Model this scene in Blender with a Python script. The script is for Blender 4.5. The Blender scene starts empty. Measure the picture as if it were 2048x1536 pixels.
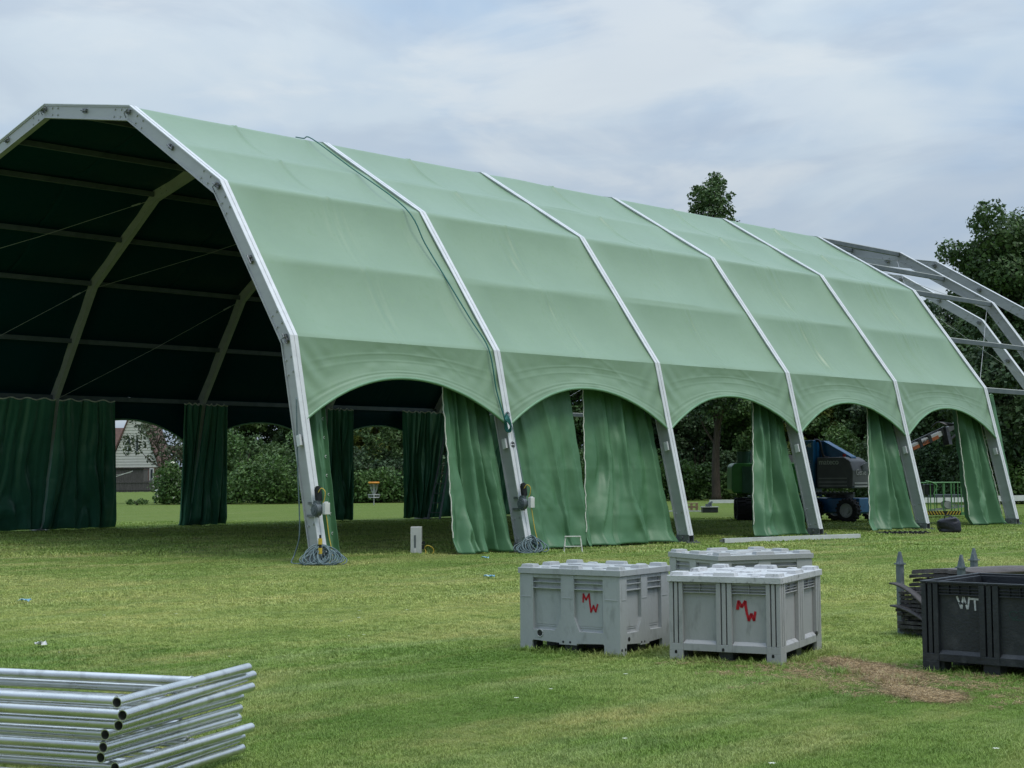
import bpy, math, random
import numpy as np
from mathutils import Vector, Matrix
C = bpy.context.scene.collection
R = math.radians
# ------------------------------------------------------------------ camera, world, sun
scn = bpy.context.scene
YAW, PIT, ROLL, FOC = -0.80136, 0.06449, -0.00731, 2929.99
CAM = Vector((20.5498, -15.3299, 1.4425))
Fw = Vector((math.sin(YAW)*math.cos(PIT), math.cos(YAW)*math.cos(PIT), math.sin(PIT)))
Rt = Vector((math.cos(YAW), -math.sin(YAW), 0)); Up = Rt.cross(Fw)
R2 = Rt*math.cos(ROLL)+Up*math.sin(ROLL); U2 = -Rt*math.sin(ROLL)+Up*math.cos(ROLL)
cd = bpy.data.cameras.new('camera'); cam = bpy.data.objects.new('camera', cd); C.objects.link(cam)
cd.sensor_width = 36; cd.lens = FOC/2048*36; cd.clip_end = 3000; cd.clip_start = .1
m4 = Matrix(((R2.x, U2.x, -Fw.x), (R2.y, U2.y, -Fw.y), (R2.z, U2.z, -Fw.z))).to_4x4(); m4.translation = CAM
cam.matrix_world = m4; scn.camera = cam
SUN_EL, SUN_AZ = R(66), R(5)      # sun direction (azimuth measured from +x towards +y)
sd = bpy.data.lights.new('sun', 'SUN'); sd.energy = 1.5; sd.angle = R(22); sd.color = (1, .955, .88)
sun = bpy.data.objects.new('sun', sd); C.objects.link(sun)
sv = Vector((math.cos(SUN_EL)*math.cos(SUN_AZ), math.cos(SUN_EL)*math.sin(SUN_AZ), math.sin(SUN_EL)))
sun.rotation_euler = sv.to_track_quat('Z', 'Y').to_euler()
w = bpy.data.worlds.new('World'); scn.world = w; w.use_nodes = True
nt = w.node_tree; nt.nodes.clear(); N = nt.nodes.new; L = nt.links.new
out = N('ShaderNodeOutputWorld'); bg = N('ShaderNodeBackground'); L(bg.outputs[0], out.inputs[0])
sky = N('ShaderNodeTexSky'); sky.sky_type = 'NISHITA'; sky.sun_disc = False
sky.sun_elevation = SUN_EL; sky.sun_rotation = R(90)-SUN_AZ; sky.air_density = 1.2; sky.dust_density = 2.0
bg.inputs[1].default_value = .106
tc = N('ShaderNodeTexCoord'); sep = N('ShaderNodeSeparateXYZ'); L(tc.outputs['Generated'], sep.inputs[0])
def math_n(op, a, b=None, c=None, clamp=False):
    n = N('ShaderNodeMath'); n.operation = op; n.use_clamp = clamp
    for i, v in enumerate((a, b, c)):
        if v is None: continue
        if isinstance(v, (int, float)): n.inputs[i].default_value = v
        else: L(v, n.inputs[i])
    return n.outputs[0]
# project the direction on a cloud layer so that banks flatten towards the horizon
zz = math_n('ADD', math_n('MAXIMUM', sep.outputs[2], 0.0), .22)
dv = N('ShaderNodeCombineXYZ'); L(math_n('DIVIDE', sep.outputs[0], zz), dv.inputs[0]); L(math_n('DIVIDE', sep.outputs[1], zz), dv.inputs[1])
def noise(sc, det, rough, off, dist=0.0, src=None):
    mp = N('ShaderNodeMapping'); L(src or dv.outputs[0], mp.inputs[0]); mp.inputs['Location'].default_value = off
    n = N('ShaderNodeTexNoise'); L(mp.outputs[0], n.inputs[0]); n.inputs['Scale'].default_value = sc
    n.inputs['Detail'].default_value = det; n.inputs['Roughness'].default_value = rough; n.inputs['Distortion'].default_value = dist
    return n.outputs[0]
def ramp(fac, stops):
    r = N('ShaderNodeValToRGB'); L(fac, r.inputs[0]); e = r.color_ramp.elements
    while len(e) < len(stops): e.new(.5)
    for i, (p, c) in enumerate(stops): e[i].position = p; e[i].color = (*c, 1) if len(c) == 3 else c
    r.color_ramp.interpolation = 'EASE'
    return r.outputs[0]
def mixc(f, a, b, mode='MIX'):
    n = N('ShaderNodeMix'); n.data_type = 'RGBA'; n.blend_type = mode
    if isinstance(f, (int, float)): n.inputs[0].default_value = f
    else: L(f, n.inputs[0])
    for i, v in ((6, a), (7, b)):
        if isinstance(v, tuple): n.inputs[i].default_value = (*v, 1)
        else: L(v, n.inputs[i])
    return n.outputs[2]
n1 = noise(.9, 5, .55, (3.1, 1.7, 0), .25); n2 = noise(2.6, 7, .56, (7.3, 2.2, 4), .5); n3 = noise(.5, 2, .5, (1.2, 9.4, 2))
cl = ramp(n1, [(.30, (2.7, 4.1, 6.1)), (.45, (3.6, 4.9, 6.6)), (.58, (5.3, 6.2, 7.0)), (.70, (4.3, 5.35, 6.6))])
cl = mixc(math_n('MULTIPLY', ramp(n2, [(.45, (0, 0, 0)), (.66, (1, 1, 1))]), .5), cl, (6.4, 7.05, 7.5))
cl = mixc(math_n('MULTIPLY', ramp(n3, [(.45, (0, 0, 0)), (.6, (1, 1, 1))]), .4), cl, (3.5, 4.55, 6.0))
# overcast skies are brighter overhead than at the horizon
strat = N('ShaderNodeCombineXYZ'); L(math_n('ADD', math_n('MULTIPLY', sep.outputs[0], .696), math_n('MULTIPLY', sep.outputs[1], .718)), strat.inputs[0]); L(math_n('MULTIPLY', sep.outputs[2], 3.6), strat.inputs[2])
n4 = noise(3.1, 6, .55, (2.3, 0, 1.15), .6, strat.outputs[0])
cl = mixc(math_n('MULTIPLY', ramp(n4, [(.47, (0, 0, 0)), (.60, (1, 1, 1))]), .55), cl, (3.9, 4.75, 5.9))
cl = mixc(math_n('MULTIPLY', ramp(noise(4.2, 7, .55, (5.1, 3, .4), .5, strat.outputs[0]), [(.55, (0, 0, 0)), (.68, (1, 1, 1))]), .6), cl, (6.5, 7.0, 7.3))
grad = math_n('ADD', math_n('MULTIPLY', math_n('MAXIMUM', sep.outputs[2], 0.0), .95), .76)
vm = N('ShaderNodeVectorMath'); vm.operation = 'SCALE'; L(cl, vm.inputs[0]); L(grad, vm.inputs['Scale'])
# sky dimmed behind the camera, added out of view to darken the tent's inside
az = math_n('ADD', math_n('MULTIPLY', sep.outputs[0], -.718), math_n('MULTIPLY', sep.outputs[1], .696))
side = math_n('ADD', math_n('MULTIPLY', math_n('MINIMUM', az, .3), .42), .875)
hi_ = math_n('MULTIPLY', math_n('MAXIMUM', math_n('SUBTRACT', sep.outputs[2], .45), 0.), .9)
vm2 = N('ShaderNodeVectorMath'); vm2.operation = 'SCALE'; L(vm.outputs[0], vm2.inputs[0]); L(math_n('ADD', side, hi_), vm2.inputs['Scale'])
L(mixc(.93, sky.outputs[0], vm2.outputs[0]), bg.inputs[0])
scn.view_settings.view_transform = 'Standard'; scn.view_settings.look = 'None'
scn.view_settings.exposure = .12; scn.view_settings.gamma = 1
try:
    scn.cycles.max_bounces = 8; scn.cycles.use_denoising = True
except Exception: pass
# ------------------------------------------------------------------ helpers
rnd = random.Random(7); npr = np.random.default_rng(11)
def at(u, depth, z=0.0):           # ground point of an image column at a distance along the view axis
    f = Vector((math.sin(YAW), math.cos(YAW), 0))
    p = CAM + f*depth + Rt*((u-1024)/FOC*depth)
    return Vector((p.x, p.y, z))
class MB:
    def __init__(s): s.v = []; s.f = []
    def add(s, vs, fs):
        o = len(s.v); s.v += [tuple(v) for v in vs]; s.f += [tuple(i+o for i in f) for f in fs]; return s
    def box(s, c, d, rot=None):
        x, y, z = d[0]/2, d[1]/2, d[2]/2
        vs = [Vector(q) for q in ((-x,-y,-z),(x,-y,-z),(x,y,-z),(-x,y,-z),(-x,-y,z),(x,-y,z),(x,y,z),(-x,y,z))]
        if rot is not None: vs = [rot @ q for q in vs]
        c = Vector(c)
        return s.add([q+c for q in vs], [(0,3,2,1),(4,5,6,7),(0,1,5,4),(1,2,6,5),(2,3,7,6),(3,0,4,7)])
    def bar(s, a, b, wd, ht, up=Vector((0,0,1))):   # rectangular bar from a to b
        a, b = Vector(a), Vector(b); d = (b-a).normalized(); sd_ = d.cross(up)
        if sd_.length < 1e-4: sd_ = d.cross(Vector((1,0,0)))
        sd_.normalize(); u_ = sd_.cross(d)
        vs = []
        for p in (a, b):
            for i, j in ((-1,-1),(1,-1),(1,1),(-1,1)): vs.append(p+sd_*(i*wd/2)+u_*(j*ht/2))
        return s.add(vs, [(3,2,1,0),(4,5,6,7),(0,1,5,4),(1,2,6,5),(2,3,7,6),(3,0,4,7)])
    def tube(s, pts, r, seg=8, cap=True, rr=None):
        pts = [Vector(p) for p in pts]; n = len(pts); vs = []; fs = []
        t0 = (pts[1]-pts[0]).normalized(); nx = t0.orthogonal().normalized()
        for i, p in enumerate(pts):
            t = (pts[min(i+1, n-1)]-pts[max(i-1, 0)])
            if t.length > 1e-9: t0 = t.normalized()
            nx = (nx - t0*nx.dot(t0))
            nx = nx.normalized() if nx.length > 1e-6 else t0.orthogonal().normalized()
            ny = t0.cross(nx); q = rr[i] if rr else r
            for k in range(seg):
                a = 2*math.pi*k/seg; vs.append(p+nx*(math.cos(a)*q)+ny*(math.sin(a)*q))
        for i in range(n-1):
            for k in range(seg):
                a = i*seg+k; b = i*seg+(k+1) % seg; fs.append((a, b, b+seg, a+seg))
        if cap: fs.append(tuple(range(seg))[::-1]); fs.append(tuple((n-1)*seg+k for k in range(seg)))
        return s.add(vs, fs)
    def pipe(s, a, b, r, th, seg=20):   # hollow straight pipe with open ends
        a, b = Vector(a), Vector(b); t = (b-a).normalized(); nx = t.orthogonal().normalized(); ny = t.cross(nx); vs = []
        for p, q in ((a, r), (b, r), (b, r-th), (a, r-th)):
            for k in range(seg):
                w_ = 2*math.pi*k/seg; vs.append(p+nx*(math.cos(w_)*q)+ny*(math.sin(w_)*q))
        fs = []
        for i in range(4):
            for k in range(seg):
                k2 = (k+1) % seg; fs.append((i*seg+k, i*seg+k2, ((i+1) % 4)*seg+k2, ((i+1) % 4)*seg+k))
        return s.add(vs, fs)
    def cyl(s, a, b, r, seg=20): return s.tube([a, b], r, seg)
    def prism(s, poly, fn, d0, d1):     # fn(x, y, d) -> point
        n = len(poly); vs = [fn(x, y, d0) for x, y in poly]+[fn(x, y, d1) for x, y in poly]
        return s.add(vs, [tuple(range(n))[::-1], tuple(range(n, 2*n))]+[(i, (i+1) % n, (i+1) % n+n, i+n) for i in range(n)])
    def grid(s, P):                     # P[i][j] points
        a, b = len(P), len(P[0]); vs = [q for row in P for q in row]
        return s.add(vs, [(i*b+j, i*b+j+1, (i+1)*b+j+1, (i+1)*b+j) for i in range(a-1) for j in range(b-1)])
    def build(s, name, m, parent=None, smooth=False, bevel=0, seg=2):
        me = bpy.data.meshes.new(name); me.from_pydata(s.v, [], s.f); me.update()
        o = bpy.data.objects.new(name, me); C.objects.link(o)
        if m: me.materials.append(m)
        if parent: o.parent = parent
        if smooth:
            me.polygons.foreach_set('use_smooth', [True]*len(me.polygons))
            if smooth == 'auto':
                try: me.set_sharp_from_angle(angle=R(35))
                except Exception: pass
        if bevel:
            b = o.modifiers.new('bevel', 'BEVEL'); b.width = bevel; b.segments = seg; b.limit_method = 'ANGLE'; b.angle_limit = R(40)
        return o
def tag(o, label, cat=None, group=None, kind=None):
    if label: o['label'] = label
    if cat: o['category'] = cat
    if group: o['group'] = group
    if kind: o['kind'] = kind
    return o
def empty(name, loc, rz=0.0, label=None, cat=None, group=None):
    o = bpy.data.objects.new(name, None); C.objects.link(o); o.location = loc; o.rotation_euler = (0, 0, rz); o.empty_display_size = .2
    return tag(o, label, cat, group)
def children(o): return [c for c in bpy.data.objects if c.parent == o]
def copy_tree(o, parent=None):
    c = o.copy(); C.objects.link(c); c.parent = parent
    for ch in children(o): copy_tree(ch, c)
    return c
def mat(name, c1, c2=None, sc=4., rough=.6, metal=0., bump=0., bsc=30., stretch=(1, 1, 1), r2=None, c3=None, spec=.5, back=None, island=0., det=6, bdet=4, pos=False, lo=.35, hi=.65, sc3=1.3):
    m = bpy.data.materials.new(name); m.use_nodes = True; t = m.node_tree; n_ = t.nodes.new; l_ = t.links.new
    b = t.nodes['Principled BSDF']; b.inputs['Roughness'].default_value = rough; b.inputs['Metallic'].default_value = metal
    b.inputs['Specular IOR Level'].default_value = spec; b.inputs['Base Color'].default_value = (*c1, 1)
    geo = n_('ShaderNodeNewGeometry'); tcn = n_('ShaderNodeTexCoord'); mp = n_('ShaderNodeMapping'); l_(geo.outputs['Position'] if pos else tcn.outputs['Object'], mp.inputs[0]); mp.inputs['Scale'].default_value = stretch
    def nz(s_, d_, rr=.55):
        q = n_('ShaderNodeTexNoise'); l_(mp.outputs[0], q.inputs[0]); q.inputs['Scale'].default_value = s_; q.inputs['Detail'].default_value = d_; q.inputs['Roughness'].default_value = rr; return q.outputs[0]
    def rmp(f, a, b_, p0, p1):
        q = n_('ShaderNodeValToRGB'); l_(f, q.inputs[0]); e = q.color_ramp.elements; e[0].position = p0; e[1].position = p1; e[0].color = a; e[1].color = b_; return q.outputs[0]
    def mx(f, a, b_):
        q = n_('ShaderNodeMix'); q.data_type = 'RGBA'
        if isinstance(f, float): q.inputs[0].default_value = f
        else: l_(f, q.inputs[0])
        for i, v in ((6, a), (7, b_)):
            if isinstance(v, tuple): q.inputs[i].default_value = (*v[:3], 1)
            else: l_(v, q.inputs[i])
        return q.outputs[2]
    col = None
    if c2 is not None:
        nn = nz(sc, det); col = rmp(nn, (*c1, 1), (*c2, 1), lo, hi)
        if r2 is not None:
            l_(rmp(nn, (rough,)*3+(1,), (r2,)*3+(1,), .35, .65), b.inputs['Roughness'])
        if c3 is not None: col = mx(rmp(nz(sc*sc3+7, 3), (0, 0, 0, 1), (1, 1, 1, 1), .55, .72), col, c3)
    if island:
        hv = n_('ShaderNodeHueSaturation'); q = n_('ShaderNodeMapRange'); l_(geo.outputs['Random Per Island'], q.inputs[0]); q.inputs['To Min'].default_value = 1-island; q.inputs['To Max'].default_value = 1+island
        l_(q.outputs[0], hv.inputs['Value'])
        if col is not None: l_(col, hv.inputs['Color'])
        else: hv.inputs['Color'].default_value = (*c1, 1)
        col = hv.outputs[0]
    if back is not None:
        col = mx(geo.outputs['Backfacing'], col if col is not None else c1, back)
    if col is not None: l_(col, b.inputs['Base Color'])
    if bump:
        bn = n_('ShaderNodeBump'); bn.inputs['Strength'].default_value = bump; bn.inputs['Distance'].default_value = .02
        l_(nz(bsc, bdet), bn.inputs['Height']); l_(bn.outputs[0], b.inputs['Normal'])
    return m
M = {}
M['alu'] = mat('weathered_aluminium', (.44, .45, .455), (.495, .505, .51), 2, .45, .28, .08, 60, (.6, 1, 3), r2=.55)
M['alu_dark'] = mat('darkened_aluminium', (.105, .13, .145), (.145, .17, .185), 3, .55, .3, .1, 40)  # darkened copy of the aluminium; the purlins' shade is put into its colour
M['rail'] = mat('pale_keder_rail', (.66, .67, .68), (.76, .77, .78), 5, .4, .15, .05, 30)
M['foot'] = mat('galvanised_steel', (.14, .15, .16), (.28, .29, .30), 9, .5, .6, .2, 40)
M['bolt'] = mat('bolt_steel', (.3, .31, .33), (.42, .43, .45), 12, .35, .9)
M['dark'] = mat('black_metal', (.012, .013, .015), (.03, .032, .035), 8, .45, .2, .2, 50)
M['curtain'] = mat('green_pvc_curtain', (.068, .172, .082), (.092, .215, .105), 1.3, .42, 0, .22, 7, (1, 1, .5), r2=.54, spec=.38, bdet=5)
M['curtain_dark'] = mat('shaded_green_pvc_curtain', (.032, .13, .088), (.046, .175, .12), 1.3, .36, 0, .3, 9, (1, 1, .45), r2=.4, bdet=5)  # darker, bluer copy of the curtain green; tent shade put into the colour
M['hem'] = mat('light_green_hem', (.15, .30, .17), (.19, .35, .21), 4, .35)
M['lace'] = mat('cream_lacing', (.52, .54, .46), (.66, .67, .58), 20, .7)
M['rubber'] = mat('tyre_rubber', (.008, .008, .012), (.02, .02, .024), 14, .8, 0, .3, 60)
M['white'] = mat('white_paint', (.62, .63, .62), (.74, .74, .73), 6, .45)
M['tube'] = mat('silver_tube', (.66, .67, .66), (.78, .79, .78), 4, .24, .92, .06, 70, (1, 1, 1), r2=.36, c3=(.55, .56, .54))
M['tube_in'] = mat('tube_inside', (.03, .03, .03), (.07, .07, .07), 20, .7, .5)
M['cable'] = mat('grey_green_cable', (.09, .14, .15), (.14, .2, .21), 20, .5)
M['teal'] = mat('teal_rope', (.01, .11, .10), (.02, .16, .14), 50, .7)
M['yellow'] = mat('yellow_plastic', (.6, .42, .04), (.68, .5, .08), 20, .5)
# ------------------------------------------------------------------ ground
def grass_colour(t):
    n_ = t.nodes.new; l_ = t.links.new
    geo = n_('ShaderNodeNewGeometry')
    def nz(s_, d_, off=(0, 0, 0), rr=.55, stretch=(1, 1, 1), rot=0.):
        mp = n_('ShaderNodeMapping'); l_(geo.outputs['Position'], mp.inputs[0]); mp.inputs['Location'].default_value = off; mp.inputs['Scale'].default_value = stretch; mp.inputs['Rotation'].default_value = (0, 0, rot)
        q = n_('ShaderNodeTexNoise'); l_(mp.outputs[0], q.inputs[0]); q.inputs['Scale'].default_value = s_; q.inputs['Detail'].default_value = d_; q.inputs['Roughness'].default_value = rr; return q.outputs[0]
    def rmp(f, st):
        q = n_('ShaderNodeValToRGB'); l_(f, q.inputs[0]); e = q.color_ramp.elements
        while len(e) < len(st): e.new(.5)
        for i, (p, c) in enumerate(st): e[i].position = p; e[i].color = (*c, 1)
        return q.outputs[0]
    def mx(f, a, b_):
        q = n_('ShaderNodeMix'); q.data_type = 'RGBA'; l_(f, q.inputs[0])
        for i, v in ((6, a), (7, b_)):
            if isinstance(v, tuple): q.inputs[i].default_value = (*v, 1)
            else: l_(v, q.inputs[i])
        return q.outputs[2]
    col = rmp(nz(.55, 5, (2, 5, 0)), [(.3, (.125, .215, .042)), (.5, (.195, .285, .066)), (.7, (.285, .345, .11))])
    col = mx(rmp(nz(1.1, 6, (9, 1, 0), .6, (1, .3, 1), R(44)), [(.47, (0, 0, 0)), (.68, (.8, .8, .8))]), col, (.42, .39, .16))
    # a worn, drier band of the field between the crates and the tent
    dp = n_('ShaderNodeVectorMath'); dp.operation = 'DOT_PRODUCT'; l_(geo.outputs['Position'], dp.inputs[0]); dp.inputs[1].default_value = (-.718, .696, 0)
    ma = n_('ShaderNodeMath'); ma.operation = 'MULTIPLY_ADD'; l_(nz(.35, 5, (3, 3, 0)), ma.inputs[0]); ma.inputs[1].default_value = 9.; l_(dp.outputs['Value'], ma.inputs[2])
    mr = n_('ShaderNodeMapRange'); l_(ma.outputs[0], mr.inputs[0]); mr.inputs['From Min'].default_value = -25.425+12.2+4.5; mr.inputs['From Max'].default_value = -25.425+15.5+4.5
    m2 = n_('ShaderNodeMapRange'); l_(ma.outputs[0], m2.inputs[0]); m2.inputs['From Min'].default_value = -25.425+19+4.5; m2.inputs['From Max'].default_value = -25.425+25+4.5; m2.inputs['To Min'].default_value = .5; m2.inputs['To Max'].default_value = .12
    mm = n_('ShaderNodeMath'); mm.operation = 'MULTIPLY'; l_(mr.outputs[0], mm.inputs[0]); l_(m2.outputs[0], mm.inputs[1])
    col = mx(mm.outputs[0], col, (.44, .45, .155))
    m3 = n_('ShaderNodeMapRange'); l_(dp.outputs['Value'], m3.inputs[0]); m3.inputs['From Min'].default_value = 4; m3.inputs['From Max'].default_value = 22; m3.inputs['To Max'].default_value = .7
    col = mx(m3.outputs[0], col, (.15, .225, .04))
    st_ = rmp(nz(1., 5, (1, 6, 0), .6, (2.2, .25, 1), R(46)), [(.54, (0, 0, 0)), (.70, (.5, .5, .5))])
    col = mx(st_, col, (.36, .41, .19))
    col = mx(rmp(nz(5, 5, (4, 4, 0)), [(.45, (0, 0, 0)), (.7, (.6, .6, .6))]), col, (.10, .17, .035))
    return geo, col, nz, rmp, mx
PATCH = ((14.22, -5.62, .30, .11), (14.62, -5.86, .40, .17), (14.9, -6.22, .26, .09), (15.40, -6.60, .30, .16))
def in_patch(x, y, g=1.0):
    ca, sa = math.cos(-.6), math.sin(-.6); d = 9.
    for cx, cy, a, b in PATCH:
        dx, dy = x-cx, y-cy; d = min(d, ((dx*ca+dy*sa)/a/g)**2+((-dx*sa+dy*ca)/b/g)**2)
    return d
def patch_nodes(t, geo, nz, rmp):
    n_ = t.nodes.new; l_ = t.links.new; cur = None
    for cx, cy, a, b in PATCH:
        mp = n_('ShaderNodeMapping'); mp.vector_type = 'TEXTURE'; l_(geo.outputs['Position'], mp.inputs[0])
        mp.inputs['Location'].default_value = (cx, cy, 0); mp.inputs['Rotation'].default_value = (0, 0, -.6); mp.inputs['Scale'].default_value = (a*1.25, b*1.35, 3)
        ln = n_('ShaderNodeVectorMath'); ln.operation = 'LENGTH'; l_(mp.outputs[0], ln.inputs[0])
        if cur is None: cur = ln.outputs['Value']
        else:
            q = n_('ShaderNodeMath'); q.operation = 'MINIMUM'; l_(cur, q.inputs[0]); l_(ln.outputs['Value'], q.inputs[1]); cur = q.outputs[0]
    q = n_('ShaderNodeMath'); q.operation = 'MULTIPLY_ADD'; l_(nz(4.5, 7, (0, 0, 0), .68), q.inputs[0]); q.inputs[1].default_value = 2.4; l_(cur, q.inputs[2])
    return rmp(q.outputs[0], [(0, (1, 1, 1)), (.2, (1, 1, 1))]), q.outputs[0]
def grass_material(name, blade):
    m = bpy.data.materials.new(name); m.use_nodes = True; t = m.node_tree; b = t.nodes['Principled BSDF']
    n_ = t.nodes.new; l_ = t.links.new
    geo, col, nz, rmp, mx = grass_colour(t)
    _, pd = patch_nodes(t, geo, nz, rmp)
    q = n_('ShaderNodeMapRange'); l_(pd, q.inputs[0]); q.inputs['From Min'].default_value = 1.65; q.inputs['From Max'].default_value = 2.6; q.inputs['To Min'].default_value = 1; q.inputs['To Max'].default_value = 0
    col = mx(q.outputs[0], col, rmp(nz(28, 6, (0, 0, 0), .7), [(.35, (.17, .13, .07)), (.65, (.44, .33, .20))]))
    if blade:
        hv = n_('ShaderNodeHueSaturation'); r_ = n_('ShaderNodeMapRange'); l_(geo.outputs['Random Per Island'], r_.inputs[0]); r_.inputs['To Min'].default_value = .5; r_.inputs['To Max'].default_value = 1.75
        l_(r_.outputs[0], hv.inputs['Value']); l_(col, hv.inputs['Color']); col = hv.outputs[0]
        tr = n_('ShaderNodeBsdfTranslucent'); l_(col, tr.inputs[0]); ms = n_('ShaderNodeMixShader'); ms.inputs[0].default_value = .3
        l_(b.outputs[0], ms.inputs[1]); l_(tr.outputs[0], ms.inputs[2]); l_(ms.outputs[0], t.nodes['Material Output'].inputs[0])
        b.inputs['Roughness'].default_value = .5; b.inputs['Specular IOR Level'].default_value = .25
    else:
        dk = n_('ShaderNodeMix'); dk.data_type = 'RGBA'; dk.blend_type = 'MULTIPLY'; dk.inputs[0].default_value = 1; l_(col, dk.inputs[6]); dk.inputs[7].default_value = (.82, .82, .8, 1)
        col = mx(rmp(nz(55, 5), [(.4, (0, 0, 0)), (.62, (.55, .55, .55))]), dk.outputs[2], (.075, .105, .03))
        b.inputs['Roughness'].default_value = .95; b.inputs['Specular IOR Level'].default_value = .1
        bn = n_('ShaderNodeBump'); bn.inputs['Strength'].default_value = .7; bn.inputs['Distance'].default_value = .04; l_(nz(35, 5), bn.inputs['Height']); l_(bn.outputs[0], b.inputs['Normal'])
    l_(col, b.inputs['Base Color'])
    return m
M['ground'] = grass_material('lawn_ground', False); M['blade'] = grass_material('grass_blade', True)
g = MB(); g.add([(-900, -300, 0), (300, -300, 0), (300, 900, 0), (-900, 900, 0)], [(0, 1, 2, 3)])
tag(g.build('ground', M['ground']), 'mown green grass field with yellowed patches', None, None, 'structure')
# ------------------------------------------------------------------ tent
BAY = 5.0; NF = 7
xK, zK, xS, zS, xT, zT, xA, zA = -.891, 4.023, -3.182, 7.169, -6.613, 9.259, -10.426, 10.018
PRO = [(0, .16), (xK, zK), (xS, zS), (xT, zT), (xA, zA)]
PRO += [(2*xA-x, z) for x, z in PRO[:4][::-1]]
def off(pts, d):                 # mitred inward offset of the open profile
    out = []; n = len(pts)
    for i in range(n):
        ns = []
        for a, b in ((i-1, i), (i, i+1)):
            if a < 0 or b >= n: continue
            t = Vector((pts[b][0]-pts[a][0], pts[b][1]-pts[a][1])).normalized(); ns.append(Vector((-t.y, t.x)))
        nn = sum(ns, Vector((0, 0))); nn.normalize(); k = d/nn.dot(ns[0])
        out.append((pts[i][0]+nn.x*k, pts[i][1]+nn.y*k))
    return out
def ribbon(mb, o1, o2, y0, y1):   # solid band between two offset lines, from y0 to y1
    a, b = off(PRO_A, o1), off(PRO_A, o2); n = len(a); vs = []
    for (x, z), (x2, z2) in zip(a, b): vs += [(x, y0, z), (x2, y0, z2), (x2, y1, z2), (x, y1, z)]
    fs = [(0, 1, 2, 3), tuple((n-1)*4+k for k in (3, 2, 1, 0))]
    for i in range(n-1):
        for k in range(4): fs.append((i*4+k, (i+1)*4+k, (i+1)*4+(k+1) % 4, i*4+(k+1) % 4))
    mb.add(vs, fs)
PRO_A = PRO
IN = off(PRO, .30)
tent = empty('marquee_tent', (0, 0, 0), 0, 'huge half-built green marquee on an aluminium frame, its far bay still bare', 'tent')
def pt(line, i, s, y, o=0.0):    # point on profile segment i at fraction s
    P = off(PRO, o) if o else line
    return Vector((P[i][0]*(1-s)+P[i+1][0]*s, y, P[i][1]*(1-s)+P[i+1][1]*s))
def make_arch(parent, y, front=False, far=True):
    mb = MB(); ribbon(mb, 0, .30, y-.05, y+.05); ribbon(mb, -.002, .028, y-.07, y+.07); ribbon(mb, .272, .302, y-.07, y+.07)
    for i in range(len(PRO_A)-1):   # bolt heads either side of every joint
        for s, e in ((.09, 0), (.16, 0), (.84, 0), (.91, 0)):
            for o in (.075, .225):
                if (i == 0 and s < .5) or (i == len(PRO_A)-2 and s > .5):
                    s2 = .04 if s in (.09, .91) else .14
                    s2 = s2 if i == 0 else 1-s2
                else: s2 = s
                P = off(PRO_A, o); x = P[i][0]*(1-s2)+P[i+1][0]*s2; z = P[i][1]*(1-s2)+P[i+1][1]*s2
                mb.cyl((x, y-.072, z), (x, y-.05, z), .022, 6)
    arch = mb.build('arch_frame', M['alu'], parent)
    r = MB(); ribbon(r, -.022, -.004, y-.085, y-.012); ribbon(r, -.022, -.004, y+.012, y+.085); ribbon(r, -.010, -.003, y-.012, y+.012)
    r.build('keder_rail', M['rail'], arch)
    feet = ((0, 1),) if not far else ((0, 1), (2*xA, -1))
    for x, sgn in feet:
        f = MB(); cx = x-.15*sgn; f.box((cx, y, .012), (.52, .42, .024)); f.box((cx, y-.08, .10), (.36, .02, .16)); f.box((cx, y+.08, .10), (.36, .02, .16))
        f.cyl((cx, y-.13, .12), (cx, y+.13, .12), .03, 10)
        for k in (-.2, .2):
            for j in (-.15, .15): f.cyl((cx+k, y+j, .02), (cx+k, y+j, .06), .02, 6)
        f.build('base_foot', M['foot'], arch)
    return arch
archs = [make_arch(tent, k*BAY, k == 0) for k in range(NF)]
for k in range(NF):
    if k == 0: continue
for k, a in enumerate(archs):       # side tabs at mid leg
    y = k*BAY
    for sg in (-1, 1):
        q = pt(PRO, 0, .52, y, .10); b = MB(); rot = Matrix.Rotation(math.atan2(xK, zK), 3, 'Y'); b.box((q.x, y+sg*.10, q.z), (.11, .05, .20), rot)
        b.cyl((q.x, y+sg*.11-.02, q.z+.05), (q.x, y+sg*.11+.02, q.z+.05), .018, 8)
        b.build('side_tab', M['rail'], a, bevel=.01)
for i in range(8):                  # purlin brackets on the open front arch
    for s in ((0.,) if i else ())+((.5,) if 0 < i < 7 else ()):
        b = MB(); q = pt(PRO, i, s, 0, .12)
        t = (pt(PRO, i, 1, 0)-pt(PRO, i, 0, 0)).normalized()
        b.bar(q-t*.075+Vector((0, -.06, 0)), q-t*.02+Vector((0, -.06, 0)), .07, .09); b.bar(q+t*.02+Vector((0, -.06, 0)), q+t*.075+Vector((0, -.06, 0)), .07, .09)
        b.cyl(q+Vector((0, -.11, 0))-t*.11, q+Vector((0, -.11, 0))+t*.11, .014, 8)
        if s == 0: b.tube([q+Vector((-.05, -.1, -.12)), q+Vector((-.08, -.13, -.02)), q+Vector((.06, -.12, .04)), q+Vector((.07, -.1, -.1))], .012, 6)
        b.build('purlin_bracket', M['foot'], archs[0])
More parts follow.
